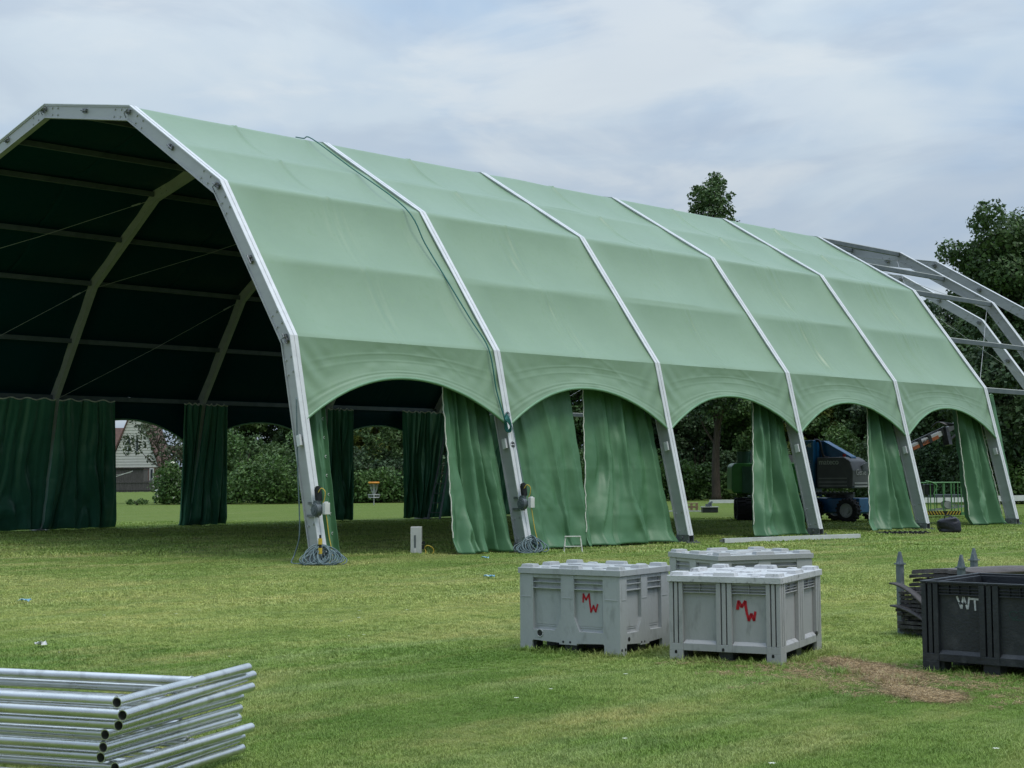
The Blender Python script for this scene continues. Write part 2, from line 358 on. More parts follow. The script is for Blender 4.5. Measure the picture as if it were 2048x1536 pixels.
for k in range(NF-1):               # purlins between the arches
    for i in range(8):
        for s in ((0.,) if i else ())+((.5,) if 0 < i < 7 else ()):
            a = pt(PRO, i, s, k*BAY+.06, .075); b = pt(PRO, i, s, (k+1)*BAY-.06, .075)
            if k < 5: a -= Vector((0, 0, .03)); b -= Vector((0, 0, .03))
            if i in (1, 7) and s == 0: a.z -= .02; b.z -= .02
            pu = MB().bar(a, b, .09, .13).build('purlin', M['alu_dark'], tent)
            if k == 5: MB().bar(a+Vector((0, 0, .074)), b+Vector((0, 0, .074)), .085, .018).build('cover_strip', M['rail'], pu)
for k in (0, 1, 4, 5):                 # bracing wires
    for i in (1, 2, 5, 6):
        y0, y1 = k*BAY+.08, (k+1)*BAY-.08
        for a, b in (((0., y0), (1., y1)), ((0., y1), (1., y0)))[(1 if i > 4 else 0) if k < 5 else 0:(2 if (i > 4 or k > 4) else 1)]:
            p = pt(PRO, i, a[0], a[1], .26); q = pt(PRO, i, b[0], b[1], .26); m_ = (p+q)/2-Vector((0, 0, .05))
            wr = MB().tube([p, m_, q], .007, 5); wr.tube([p.lerp(q, .06), p.lerp(q, .10)], .022, 6)
            wr.build('bracing_wire', M['alu'], tent)
# roof membrane, one panel per covered bay
def smoothnoise(seed, n, m_, a, b):
    g_ = np.random.default_rng(seed).standard_normal((n+3, m_+3))
    u = np.linspace(0, n, a); v = np.linspace(0, m_, b)
    iu = np.minimum(u.astype(int), n-1+1); iv = np.minimum(v.astype(int), m_)
    fu = (u-iu); fv = (v-iv); fu = fu*fu*(3-2*fu); fv = fv*fv*(3-2*fv)
    G = lambda i, j: g_[np.ix_(iu+i, iv+j)]
    return (G(0,0)*(1-fu)[:,None]+G(1,0)*fu[:,None])*(1-fv)[None]+(G(0,1)*(1-fu)[:,None]+G(1,1)*fu[:,None])*fv[None]
M['roof'] = mat('green_roof_membrane', (.182, .292, .176), (.202, .318, .194), .7, .46, 0, .28, 4, (1, 1, 1), r2=.44, c3=(.185, .302, .17), back=(.003, .034, .046), bdet=10, spec=.5, det=9)  # back: underside coloured near-black, the shade inside the tent put into the colour
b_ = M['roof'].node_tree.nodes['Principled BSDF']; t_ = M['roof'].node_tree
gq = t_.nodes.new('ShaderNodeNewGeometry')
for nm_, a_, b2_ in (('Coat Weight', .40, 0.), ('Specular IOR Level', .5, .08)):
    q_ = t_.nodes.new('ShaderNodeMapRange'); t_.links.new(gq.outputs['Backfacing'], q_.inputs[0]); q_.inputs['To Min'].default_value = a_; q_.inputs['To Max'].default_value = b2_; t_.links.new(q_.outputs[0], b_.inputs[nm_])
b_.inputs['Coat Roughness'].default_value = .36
ROW = []
for i in range(1, 7):
    for h in (0, 1):
        for q in (0, .03, .06, .11, .18, .26, .35, .45, .55, .65, .74, .82, .89, .94, .97): ROW.append((i, h*.5+q/2, q))
ROW.append((7, 0, 0))
off_pro = off(PRO, .008)
def facet_n(i):
    t = Vector((PRO[i+1][0]-PRO[i][0], 0, PRO[i+1][1]-PRO[i][1])).normalized(); return Vector((t.z, 0, -t.x))*(1 if True else 1)
NU = 181
for k in range(5):
    grid = []; us = np.linspace(0, 1, NU)
    big = smoothnoise(k*10+1, 4, 10, NU, len(ROW)); fine = smoothnoise(k*10+2, 26, 14, NU, len(ROW)); fold = smoothnoise(k*10+3, 95, 34, NU, len(ROW)); fold2 = smoothnoise(k*10+4, 46, 90, NU, len(ROW))
    for r, (i, s, q) in enumerate(ROW):
        base = pt(off_pro, i, s, 0) if i < 7 else Vector((off_pro[7][0], 0, off_pro[7][1])); nrm = facet_n(min(i, 6))
        if s == 0 and 1 < i < 7: nrm = (facet_n(i)+facet_n(i-1)).normalized()
        row = []
        for c_, u in enumerate(us):
            e = math.sin(math.pi*u); ee = min(1, e*2.2); qq = min(1, max(0, (q-.03)/.94)); sag = -.12*4*qq*(1-qq)*ee**.7
            seam = (.042 if 2 <= i <= 5 else .010)*math.exp(-((u-.5)/.009)**2) if abs(u-.5) < .05 else 0
            lowslack = {1: 1.0, 2: .45, 3: .25}.get(i, .3)*(1.2 if k in (1, 3, 4) else .6)
            wv = ee*(4*q*(1-q))**.6
            d = sag + seam*(.4+.6*q) + .012*big[c_, r]*ee*(q > 0) + .0022*fine[c_, r]*wv + .012*lowslack*(4*q*(1-q))**.4*(fold[c_, r]*math.exp(-((u-.48-.05*math.sin(r*.12+k))/(.05+.09*(k in (3, 4))))**2)+.35*fold2[c_, r]*math.exp(-((u-.5)/.06)**2))
            p = base+nrm*d; row.append((p.x, k*BAY+u*BAY, p.z))
        grid.append(row)
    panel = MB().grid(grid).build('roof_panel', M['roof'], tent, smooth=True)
    # valances with the scalloped edge, near side and far side
    for side in (1, -1):
        NV = 45; rows = []; nz1 = smoothnoise(k*7+60+side, 20, 6, NU, NV); nz2 = smoothnoise(k*7+80+side, 6, 6, NU, NV)
        for r in range(NV):
            v = r/(NV-1); row = []
            for c_, u in enumerate(us):
                a = abs(2*u-1); ze = 2.50+.86*(1-a**2.05); z = off_pro[1][1]+(ze-off_pro[1][1])*v
                x = off_pro[1][0]*(z-.16)/(off_pro[1][1]-.16)
                e = min(1, math.sin(math.pi*u)*2.5)
                d = e*(.05*math.sin(math.pi*min(1, v*1.0))*-1 + .004*nz2[c_, r]*v + .004*nz1[c_, r]*min(1, v*4)) + .035*v*v*e
                # diagonal pulls running up from the pointed corners
                cn = math.exp(-((1-a)/.22)**2)*v*(1-v)*4; d += .016*cn*math.sin((a*44+v*14))+e*(.006*math.exp(-((v-.30-.05*a)/.018)**2)+.005*math.exp(-((v-.52+.06*a)/.02)**2)+.004*math.exp(-((u-.62-.3*v)/.015)**2)*(v < .6))+.006*math.exp(-((v-.86)/.07)**2)*math.sin(v*70+a*3)
                x += d
                if side < 0: x = 2*xA-x
                row.append((x, k*BAY+u*BAY, z))
            rows.append(row)
        if side > 0: rows = rows[::-1]
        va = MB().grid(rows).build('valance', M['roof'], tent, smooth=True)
        ed = rows[0] if side > 0 else rows[-1]
        MB().tube([Vector(p)+Vector((.0, 0, -.012)) for p in ed[1:-1]], .028, 8).build('edge_hem', M['hem'], va, smooth=True)
# thing fixed in mid-air by people above: rope thrown over the membrane
rp = [(-7.4, 4.72, 9.5), (-6.9, 4.58, 9.36), (-6.46, 4.5, 9.26), (-5.17, 4.59, 8.42), (-3.13, 4.48, 7.20), (-2.58, 4.56, 6.38), (-2.17, 4.62, 5.80), (-1.36, 4.72, 4.70), (-.86, 4.76, 4.05), (-.67, 4.79, 3.21), (-.50, 4.85, 2.62), (-.50, 4.88, 2.5)]
def smooth_path(pts, n=6):
    pts = [Vector(p) for p in pts]; o = []
    for i in range(len(pts)-1):
        p0, p1, p2, p3 = pts[max(i-1, 0)], pts[i], pts[i+1], pts[min(i+2, len(pts)-1)]
        for j in range(n):
            t = j/n; o.append(.5*((2*p1)+(-p0+p2)*t+(2*p0-5*p1+4*p2-p3)*t*t+(-p0+3*p1-3*p2+p3)*t**3))
    o.append(pts[-1]); return o
q = MB().tube(smooth_path(rp), .014, 6)
for j in range(5): q.tube(smooth_path([(-.48, 4.86, 2.75-.02*j), (-.40, 4.90-.03*j, 2.6), (-.42, 4.94, 2.38+.03*j), (-.5, 4.86+.02*j, 2.42), (-.48, 4.85, 2.72)], 4), .013, 5)
tag(q.build('rope', M['teal'], None, True), 'dark teal rope lying over the green roof and knotted beside the second arch leg', 'rope')
# two more bare arches standing behind the covered tent
def copy_arch(dx, y, dz, label, s0):
    global PRO_A
    sv_ = PRO_A; PRO_A = [(x+dx, z+dz) for x, z in PRO][:6]
    t = empty('bare_arch', (0, 0, 0), 0, label, 'arch', 'bare arches waiting behind the tent')
    mb = MB(); ribbon(mb, 0, .32, y-.06, y+.06); 
    for i in range(1, 5):
        for s in (.09, .16, .84, .91):
            for o in (.08, .24):
                P = off(PRO_A, o); x = P[i][0]*(1-s)+P[i+1][0]*s; z = P[i][1]*(1-s)+P[i+1][1]*s; mb.cyl((x, y-.085, z), (x, y-.06, z), .026, 6)
    mb.build('beam', M['alu'], t)
    r = MB(); ribbon(r, -.02, -.003, y-.085, y+.085); r.build('keder_rail', M['rail'], t)
    for i in range(1, 5):
        for s in (0, .5):
            P = off(PRO_A, .13); c_ = Vector((P[i][0]*(1-s)+P[i+1][0]*s, y, P[i][1]*(1-s)+P[i+1][1]*s)); b = MB(); b.box(c_+Vector((0, -.11, 0)), (.10, .10, .12)); b.cyl(c_+Vector((-.1, -.16, 0)), c_+Vector((.1, -.16, .03)), .016, 8)
            b.build('purlin_bracket', M['foot'], t)
    f = MB(); f.box((dx-.15, y, .012), (.5, .4, .024)); f.box((dx-.15, y, (.16+dz)/2+.012), (.3, .2, max(.1, .16+dz))); f.build('base_foot', M['foot'], t)
    PRO_A = sv_; return t
copy_arch(-4.32, 37.4, .30, 'farther of two bare half arches behind the tent, its bend nearer the covered roof', 0)
copy_arch(.57, 30.6+.9, -.25, 'nearer of two bare half arches, rising just behind the last arch of the tent', 0)
# ------------------------------------------------------------------ curtains
def curtain(label, side, yt, yb, folds, amp, seed, lace=0, ztop=3.84, group=None, m=None, skew=0.0, zbot=.02, pool=.09, name='side_curtain'):
    NUc, NVc = 130, 90; rr = random.Random(seed); ph = [rr.uniform(0, 6.28) for _ in range(6)]
    lo = smoothnoise(seed+500, 7, 7, NUc, NVc); fi = smoothnoise(seed+700, 16, 12, NUc, NVc); rows = []
    wp = smoothnoise(seed+900, 5, 2, NUc, NVc); wr_ = smoothnoise(seed+950, 22, 30, NUc, NVc); hcr = [(rr.uniform(.2, .35), .004), (rr.uniform(.48, .6), .006), (rr.uniform(.76, .86), .005)]
    for j in range(NVc):
        v = j/(NVc-1); row = []
        zt = ztop+(zbot-ztop)*v
        for i in range(NUc):
            u = i/(NUc-1); uu = u; uf = u+.075*wp[i, j]*min(1, min(u, 1-u)*5)
            y = (yt[0]*(1-uu)+yt[1]*uu)*(1-v)+(yb[0]*(1-uu)+yb[1]*uu)*v + skew*math.sin(math.pi*v)*math.sin(math.pi*u)
            a = amp*(.55+.6*v)*min(1, min(u, 1-u)*14+.12)
            s1 = math.sin(2*math.pi*folds*uf+ph[0]+.9*math.sin(v*2+ph[1])+.3*lo[i, j]); s2 = math.sin(2*math.pi*folds*.47*uf+ph[2]+v*1.3); s3 = math.sin(2*math.pi*folds*2.3*uf+ph[5]-v*2.2)
            pz = math.pi*folds*uf+ph[0]*.5+.4*math.sin(v*2+ph[1])+.15*lo[i, j]; s1 = .45*s1+.9*(1-2*abs(math.sin(pz))**.8)
            d = a*(.66*s1+.45*s2+.20*s3*abs(s3)**.5)+.0035*wr_[i, j]*(.3+v)+sum(h_*math.exp(-((v-c_)/.008)**2) for c_, h_ in hcr)+.026*lo[i, j]*v*min(1, min(u, 1-u)*6)+.011*fi[i, j]*(.3+v)
            y += .35*a*math.cos(2*math.pi*folds*u+ph[0])*(.4+.6*v)*min(1, min(u, 1-u)*10)
            xl = xK*(zt-.16)/(zK-.16)-.30+ (-.06)
            x = xl+d*(1 if side > 0 else 1)
            if v > .93: x += pool*((v-.93)/.07)**1.5*(.6+.5*math.sin(7*u+ph[3])); zt2 = zt+.03*abs(math.sin(9*u+ph[4]))*(v-.93)/.07
            else: zt2 = zt
            if v < .03: zt2 += .03*math.sin(2*math.pi*folds*u+ph[0])
            if side < 0: x = 2*xA-x
            row.append((x, y, max(zt2, .012)))
        rows.append(row)
    c = MB().grid(rows if side > 0 else rows)
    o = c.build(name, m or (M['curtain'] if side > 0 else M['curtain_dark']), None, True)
    tag(o, label, 'curtain', group)
    sm = o.modifiers.new('thick', 'SOLIDIFY'); sm.thickness = .004
    for e in ((0,) if lace == 1 else (-1,) if lace == 2 else (0, -1) if lace == 3 else ()):
        pts = []
        for j in range(0, NVc-6, 2):
            p = Vector(rows[j][e]); p.x += .02*side+ .006*math.sin(j*1.2); p.y += .010*math.sin(j*.85+seed); pts.append(p)
        MB().tube(pts, .012, 5).build('lacing', M['lace'], o)
    tp = MB().tube([Vector(p)+Vector((0, 0, .02)) for p in rows[0][::3]], .02, 6); tp.build('top_band', M['lace'] if side < 0 else M['hem'], o)
    return o, rows
GN, GF = 'green curtains along the near side of the tent', 'dark green curtains along the far side of the tent'
o, rows = curtain('narrow green curtain with a row of eyelets hanging behind the nearest arch leg', 1, (.12, .82), (.12, .62), 1.6, .10, 1, 0, group=GN)
for j in range(9):
    z = 3.2-.34*j; r_ = rows[min(89, int((3.84-z)/3.82*89))][122]; ey = MB()
    ey.tube([Vector((r_[0]+.012, r_[1]+.022*math.cos(a/8*6.283), r_[2]+.022*math.sin(a/8*6.283))) for a in range(9)], .006, 5); ey.build('eyelet', M['rail'], o)
curtain('green curtain gathered left of the second arch leg, next to the widest open arch', 1, (3.75, 4.84), (3.3, 4.86), 4.6, .17, 2, 1, group=GN, pool=.12)
curtain('wide smooth green curtain right of the second arch leg, behind the white step stool', 1, (5.12, 7.35), (5.12, 7.2), 3.0, .08, 3, 0, group=GN, skew=-.1)
curtain('wide green curtain beside the third arch leg, parted from its neighbour by a gap', 1, (7.85, 9.84), (7.0, 9.86), 3.0, .15, 4, 1, group=GN, pool=.12)
curtain('green curtain gathered left of the fourth arch leg, hiding the green machine', 1, (14.0, 14.84), (12.75, 14.86), 3.6, .19, 5, 1, group=GN, pool=.12)
curtain('gathered green curtain between the blue machine and the green cage', 1, (19.1, 19.84), (17.7, 19.86), 3.6, .19, 6, 1, group=GN, pool=.12)
curtain('gathered green curtain at the sixth arch leg, covering the tip of the raised boom', 1, (23.75, 24.84), (22.9, 24.86), 3.4, .19, 7, 3, group=GN, pool=.12)
curtain('short narrow green curtain showing just beyond the sixth arch leg under the bare bay', 1, (25.15, 26.1), (25.15, 25.75), 2.4, .09, 8, 0, group=GN)
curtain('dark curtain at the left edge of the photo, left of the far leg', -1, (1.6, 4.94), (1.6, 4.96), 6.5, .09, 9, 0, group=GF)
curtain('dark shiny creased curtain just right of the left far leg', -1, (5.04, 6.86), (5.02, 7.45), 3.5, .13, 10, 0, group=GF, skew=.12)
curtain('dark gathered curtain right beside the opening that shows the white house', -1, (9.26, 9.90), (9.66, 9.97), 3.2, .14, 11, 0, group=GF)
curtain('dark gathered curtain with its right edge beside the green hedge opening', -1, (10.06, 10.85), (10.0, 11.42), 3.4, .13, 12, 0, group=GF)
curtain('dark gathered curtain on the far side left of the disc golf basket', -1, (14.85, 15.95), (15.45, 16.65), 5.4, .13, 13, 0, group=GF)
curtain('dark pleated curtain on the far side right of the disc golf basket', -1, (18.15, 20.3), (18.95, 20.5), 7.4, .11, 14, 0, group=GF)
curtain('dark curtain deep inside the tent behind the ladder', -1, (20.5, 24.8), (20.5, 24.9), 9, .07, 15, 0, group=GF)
# ------------------------------------------------------------------ writing
def lettering(text, size, m, parent, loc, rot, name='lettering', extrude=.001, shear=0, align='LEFT', sx=1.0, bold=0.0):
    cu = bpy.data.curves.new(name, 'FONT'); cu.body = text; cu.size = size; cu.extrude = extrude; cu.shear = shear; cu.align_x = align; cu.offset = bold
    t = bpy.data.objects.new('t', cu); C.objects.link(t); bpy.context.view_layer.update()
    dg = bpy.context.evaluated_depsgraph_get(); me = bpy.data.meshes.new_from_object(t.evaluated_get(dg)); bpy.data.objects.remove(t)
    me.materials.clear(); me.materials.append(m); o = bpy.data.objects.new(name, me); C.objects.link(o); o.parent = parent; o.location = loc; o.rotation_euler = rot; o.scale = (sx, 1, 1)
    return o
def strokes(lines, wd, fn, m, parent, name='lettering', seed=1, th=.0012):
    mb = MB(); rr = random.Random(seed)
    for ln in lines:
        pts = [Vector((a, b, 0)) for a, b in ln]; n = len(pts); lft = []; rgt = []
        for i, p in enumerate(pts):
            t = (pts[min(i+1, n-1)]-pts[max(i-1, 0)]).normalized(); nn = Vector((-t.y, t.x, 0)); q = wd*(.5+rr.uniform(-.06, .06))
            if 0 < i < n-1:
                t1 = (pts[i]-pts[i-1]).normalized(); n1 = Vector((-t1.y, t1.x, 0)); q = min(q/max(nn.dot(n1), .45), wd)
            e = t*wd*.25*(1 if i == n-1 else -1 if i == 0 else 0)
            lft.append(p+nn*q+e); rgt.append(p-nn*q+e)
        vs = [fn(p.x, p.y, d) for d in (0, th) for p in lft+rgt]; fs = []
        for i in range(n-1): fs += [(2*n+i, 2*n+n+i, 2*n+n+i+1, 2*n+i+1)]; fs += [(i, i+1, 2*n+i+1, 2*n+i), (n+i, 3*n+i, 3*n+i+1, n+i+1)]
        mb.add(vs, fs)
    return mb.build(name, m, parent)
# ------------------------------------------------------------------ pallet boxes
M['box_a'] = mat('cool_grey_plastic', (.38, .40, .405), (.43, .45, .455), 2.2, .55, 0, .15, 60, (1, 1, .35), c3=(.31, .325, .325), sc3=2.4)
M['box_b'] = mat('neutral_grey_plastic', (.355, .36, .36), (.415, .42, .42), 2.6, .52, 0, .15, 60, (1, 1, .35), c3=(.285, .29, .285), sc3=2.4)
M['box_c'] = mat('pale_grey_plastic', (.38, .395, .395), (.44, .455, .455), 2.4, .55, 0, .15, 60)
M['lid_b'] = mat('scuffed_grey_lid', (.50, .51, .52), (.60, .61, .62), 5, .5, 0, .15, 50, c3=(.25, .26, .26), sc3=3)
M['box_black'] = mat('black_plastic', (.017, .021, .026), (.030, .035, .041), 3, .42, 0, .2, 60, c3=(.05, .055, .06))
M['red'] = mat('red_spray_paint', (.42, .003, .014), (.50, .008, .022), 40, .6)
M['stencil'] = mat('white_spray_paint', (.45, .48, .48), (.66, .68, .68), 60, .7)
M['faded'] = mat('faded_green_emblem', (.015, .042, .038), (.022, .058, .05), 60, .6)
def sides(L_, W_):                 # four faces: length, map (s, z, depth inwards) -> point
    return [(L_, lambda s, z, d: Vector((-L_/2+s, -W_/2+d, z))), (W_, lambda s, z, d: Vector((L_/2-d, -W_/2+s, z))),
            (L_, lambda s, z, d: Vector((L_/2-s, W_/2-d, z))), (W_, lambda s, z, d: Vector((-L_/2+d, W_/2-s, z)))]
def pallet_box(label, loc, rz, Lx, Wy, H, style, body_m, lid_m, lid=True):
    root = empty('pallet_box', loc, rz, label, 'crate', 'pallet boxes on the grass' if style != 'K' else None)
    lh = .055 if lid else 0; Hb = H-lh; D = .032; mb = MB(); hf = .085
    wl, dl = Lx-2*D, Wy-2*D
    mb2 = MB()                      # recessed inner tub
    th = .02
    mb.box((0, 0, hf+.02), (wl-.01, dl-.01, .03))
    for si_, (L_, fn) in enumerate(sides(Lx, Wy)):
        if si_ % 2: fn = (lambda s, z, d, f0=fn, L0=L_: f0(max(D, min(L0-D, s)), z, d))
        mb.prism([(D, hf+.01), (L_-D, hf+.01), (L_-D, Hb-.002), (D, Hb-.002)], lambda a, b, d, fn=fn: fn(a, b, d), D, D+th)
        P = lambda poly, d0=0., d1=D: mb.prism(poly, lambda a, b, d, fn=fn: fn(a, b, d), d0, d1)
        R_ = lambda x0, x1, z0, z1, d0=0., d1=D: P([(x0*L_, z0), (x1*L_, z0), (x1*L_, z1), (x0*L_, z1)], d0, d1)
        if style == 'A':
            zt = Hb-.002
            P([(0, 0), (.125*L_, 0), (.125*L_, hf), (.135*L_, hf+.012), (.135*L_, zt), (0, zt)], 0, D-.0)
            P([(L_, 0), (L_, zt), (.835*L_, zt), (.835*L_, hf+.012), (.845*L_, hf), (.845*L_, 0)])
            P([(.135*L_, hf+.012), (.40*L_, hf), (.40*L_, hf-.012), (.575*L_, hf-.012), (.575*L_, hf), (.835*L_, hf+.012), (.835*L_, .185), (.60*L_, .185), (.55*L_, .30), (.55*L_, zt), (.42*L_, zt), (.42*L_, .30), (.36*L_, .185), (.135*L_, .185)])
            for x0, x1 in ((.135, .42), (.55, .835)):
                R_(x0, x1, zt-.028, zt, .004); R_(x0, x1, zt-.068, zt-.061, .006); R_(x0, x1, zt-.118, zt-.110, .004)
                R_(x0+.02, x1-.03, .215, .22, D-.004, D); R_(x0+.02, x1-.02, .23, zt-.14, D-.003, D)
            for x0, x1 in ((.015, .12), (.43, .54), (.85, .98)):
                R_(x0, x1, zt-.192, zt-.186, -.003, 0); R_(x0, x0+.004, zt-.19, zt-.06, -.0015, 0); R_(x1-.004, x1, zt-.19, zt-.06, -.0015, 0)
        else:
            zt = Hb-.002; pw = .125
            for x0, x1 in ((0, pw), (.43, .57), (1-pw, 1)):
                n = 3; wch = (x1-x0)/n
                for j in range(n): R_(x0+j*wch+.006*(j > 0), x0+(j+1)*wch-.006*(j < n-1), hf+.055, zt, 0 if style != 'K' or j != 1 else .004)
                R_(x0, x1, hf+.0, hf+.055)
            for x0, x1 in ((0, .125), (.875, 1)): R_(x0, x1, 0, hf)
            for x0, x1 in ((pw, .43), (.57, 1-pw)):
                P([(x0*L_, hf), (x1*L_, hf), (x1*L_, hf+.055), (x0*L_, hf+.055)], .003)
                mb.add([fn(x0*L_+.001, hf+.0555, .003), fn(x1*L_-.001, hf+.0555, .003), fn(x1*L_-.012, hf+.082, D-.001), fn(x0*L_+.012, hf+.082, D-.001)], [(0, 1, 2, 3)])
                for zz_ in ((zt-.012, zt), (zt-.038, zt-.033), (zt-.060, zt-.055), (zt-.083, zt-.076)): R_(x0+.002, x1-.002, zz_[0], zz_[1], .010)
                for tt in (.25, .5, .75) if style == 'K' else (.5,):
                    xx = x0+(x1-x0)*tt; R_(xx-.003, xx+.003, zt-.078, zt-.006, .014)
    feet_ = []
    for sx_ in (-.44, 0, .44):       # inner blocks of the feet
        for sy_ in (-.44, 0, .44):
            feet_.append(MB().box((sx_*Lx*.93, sy_*Wy*.93, hf/2+.0), (.12*Lx, .12*Wy, hf-.004)))
    b = mb.build('body', body_m, root, False, .0035, 2)
    for q_ in feet_: q_.build('foot_block', M['box_black'] if style != 'K' else body_m, b)
    if style != 'K':                 # drain hole and small round holes on the front
        hl = MB()
        if style == 'A':
            hl.tube([(-Lx/2+.205*Lx+.030*math.cos(a/16*6.283), -Wy/2-.001, .155+.030*math.sin(a/16*6.283)) for a in range(17)], .005, 6)
            hl.build('drain_ring', body_m, b, True)
            h2 = MB(); h2.cyl((-Lx/2+.205*Lx, -Wy/2-.002, .155), (-Lx/2+.205*Lx, -Wy/2+.01, .155), .026, 16)
            for s in (.44, .51): h2.cyl((-Lx/2+s*Lx, -Wy/2-.0015, .095), (-Lx/2+s*Lx, -Wy/2+.01, .095), .010, 12)
            for s in (.03, .10): h2.cyl((Lx/2+.0015, -Wy/2+s*Wy, .055), (Lx/2-.01, -Wy/2+s*Wy, .055), .012, 10)
            for s in (.42, .48): h2.cyl((Lx/2+.0015, -Wy/2+s*Wy, .095), (Lx/2-.01, -Wy/2+s*Wy, .095), .009, 10)
            h2.cyl((Lx/2+.0015, -Wy/2+.17*Wy, .135), (Lx/2-.01, -Wy/2+.17*Wy, .135), .018, 12)
        else:
            h2 = MB()
            for s in (.06, .49, .93):
                h2.cyl((-Lx/2+s*Lx, -Wy/2-.0015, .075 if s != .49 else .105), (-Lx/2+s*Lx, -Wy/2+.01, .075 if s != .49 else .105), .011, 10); h2.box((-Lx/2+s*Lx, -Wy/2+.004, (.075 if s != .49 else .105)-.009), (.02, .011, .012))
            h2.cyl((Lx/2+.0015, -Wy/2+.88*Wy, .15), (Lx/2-.01, -Wy/2+.88*Wy, .15), .020, 12)
        h2.build('hole', M['dark'], b)
    if lid:
        l = MB(); o_ = .012; l.box((0, 0, Hb+lh/2-.002), (Lx+2*o_, Wy+2*o_, lh-.006))
        top = Hb+lh-.005; bh = .028
        for x, y, a, c in ((-.43, -.43, .13, .13), (.43, -.43, .13, .13), (-.43, .43, .13, .13), (.43, .43, .13, .13), (0, -.45, .20, .09), (0, .45, .20, .09), (-.45, 0, .09, .20), (.45, 0, .09, .20), (0, 0, .22, .2), (-.25, .45, .09, .07), (.25, .45, .09, .07), (-.25, -.45, .09, .06), (.27, -.45, .08, .06)):
            x0, x1, y0, y1 = x*Lx-a*Lx/2, x*Lx+a*Lx/2, y*Wy-c*Wy/2, y*Wy+c*Wy/2; e = .008; hh = bh if abs(x) in (.43,) or abs(x)+abs(y) == .45 else bh*.5
            l.add([(x0, y0, top-.001), (x1, y0, top-.001), (x1, y1, top-.001), (x0, y1, top-.001), (x0+e, y0+e, top+hh), (x1-e, y0+e, top+hh), (x1-e, y1-e, top+hh), (x0+e, y1-e, top+hh)], [(4, 5, 6, 7), (0, 1, 5, 4), (1, 2, 6, 5), (2, 3, 7, 6), (3, 0, 4, 7)])
        for x, y, a, c in ((-.24, -.22, .2, .2), (.24, -.22, .2, .2), (-.24, .22, .2, .2), (.24, .22, .2, .2)): l.box((x*Lx, y*Wy, top+.004), (a*Lx, c*Wy, .010))
        l.build('lid', lid_m, root, False, .003, 2)
    else:
        rim = MB(); q = .022
        for (L_, fn) in sides(Lx+.012, Wy+.012):
            rim.prism([(0, Hb-.001), (L_-.03, Hb-.001), (L_-.03, Hb+.014), (0, Hb+.014)], lambda a, b_, d, fn=fn: fn(a, b_, d), 0, .03)
            rim.prism([(D+.026, .2), (L_-D-.03, .2), (L_-D-.03, Hb-.06), (D+.026, Hb-.06)], lambda a, b_, d, fn=fn: fn(a, b_, d), D+.028, D+.034)
        rim.build('rim', body_m, root, False, .004, 2)
    return root
def place_box(near, rz, Lx, Wy, corner):   # centre of a box from its near corner on the ground
    sx_ = -1 if corner == 'R' else 1
    return Vector((near[0], near[1], 0)) + Matrix.Rotation(rz, 3, 'Z') @ Vector((sx_*Lx/2, Wy/2, 0))
def mw(root, Lx, Wy, x, z, h, deep, seed):
    fn = lambda a, b, d: Vector((-Lx/2+x+a*h, -Wy/2+deep-.002-d, z+b*h))
    if seed == 1:
        ls = [[(0, .56), (.02, .8), (.03, 1.02)], [(.03, 1.02), (.11, .86), (.20, .70)], [(.20, .70), (.31, .87), (.42, 1.04)], [(.42, 1.04), (.43, .75), (.47, .4), (.53, .02)], [(.53, .02), (.63, .24), (.70, .40)], [(.70, .40), (.77, .2), (.84, .05)], [(.84, .05), (.90, .25), (.97, .47)]]
    else:
        ls = [[(0, .60), (.03, .82), (.06, 1.0)], [(.06, 1.0), (.14, .86), (.22, .72)], [(.22, .72), (.32, .85), (.42, 1.0)], [(.42, 1.0), (.44, .75), (.5, .4), (.60, .04)], [(.60, .04), (.67, .2), (.74, .36)], [(.74, .36), (.81, .2), (.88, .05)], [(.88, .05), (.91, .25), (.95, .47)]]
    strokes(ls, .10 if seed == 1 else .145, fn, M['red'], root, 'lettering', seed)
b1 = pallet_box('lidded blue-grey plastic crate with red MW on one panel, leftmost of the crates', place_box((12.606, -6.444), .181, .985, .80, 'R'), .181, .985, .80, .70, 'A', M['box_a'], M['box_a'])
mw(b1, .985, .80, .615, .345, .145, .029, 1)
b2 = pallet_box('lidded mid-grey crate with ribbed posts and thick red MW, nearest of the grey crates', place_box((13.865, -6.02), .33, .905, 1.16, 'R'), .33, .905, 1.16, .675, 'B', M['box_b'], M['lid_b'])
mw(b2, .905, 1.16, .555, .33, .150, .032, 2)
b3 = pallet_box('lidded grey plastic crate without letters, standing behind the other two', place_box((11.86, -4.2), -.36, .94, 1.06, 'R'), -.36, .94, 1.06, .70, 'A', M['box_c'], M['box_c'])
b4 = pallet_box('big open black plastic crate stencilled WT in white at the right edge', place_box((14.805, -5.569), .102, 1.02, 1.05, 'L'), .102, 1.02, 1.05, .655, 'K', M['box_black'], None, False)
fnk = lambda a, b, d: Vector((-.51+a, -1.05/2+.032-.002-d, b))
wt = lambda X, Y: ((52+X/13.39)*.00372, .56-(Y-180)/13.39*.00372)
o = strokes([[wt(255, 180), wt(365, 480)], [wt(372, 480), wt(425, 195)], [wt(437, 195), wt(535, 485)], [wt(545, 485), wt(585, 190)], [wt(612, 222), wt(824, 228)], [wt(733, 250), wt(746, 512)]], .0135, fnk, M['stencil'], b4, 'lettering', 5)
lettering('TRANA', .024, M['box_black'], b4, (-.51+wt(255, 0)[0], -1.05/2+.0275, wt(0, 385)[1]), (R(90), 0, 0), bold=.0006)
fe = [[(.68+.03*math.cos(a_), .45+.024*math.sin(a_)) for a_ in np.linspace(.6, 5.9, 14)], [(.725, .478), (.80, .478)], [(.735, .46), (.79, .44)], [(.67, .415), (.80, .415)]]
strokes(fe, .007, fnk, M['faded'], b4, 'emblem', 6)
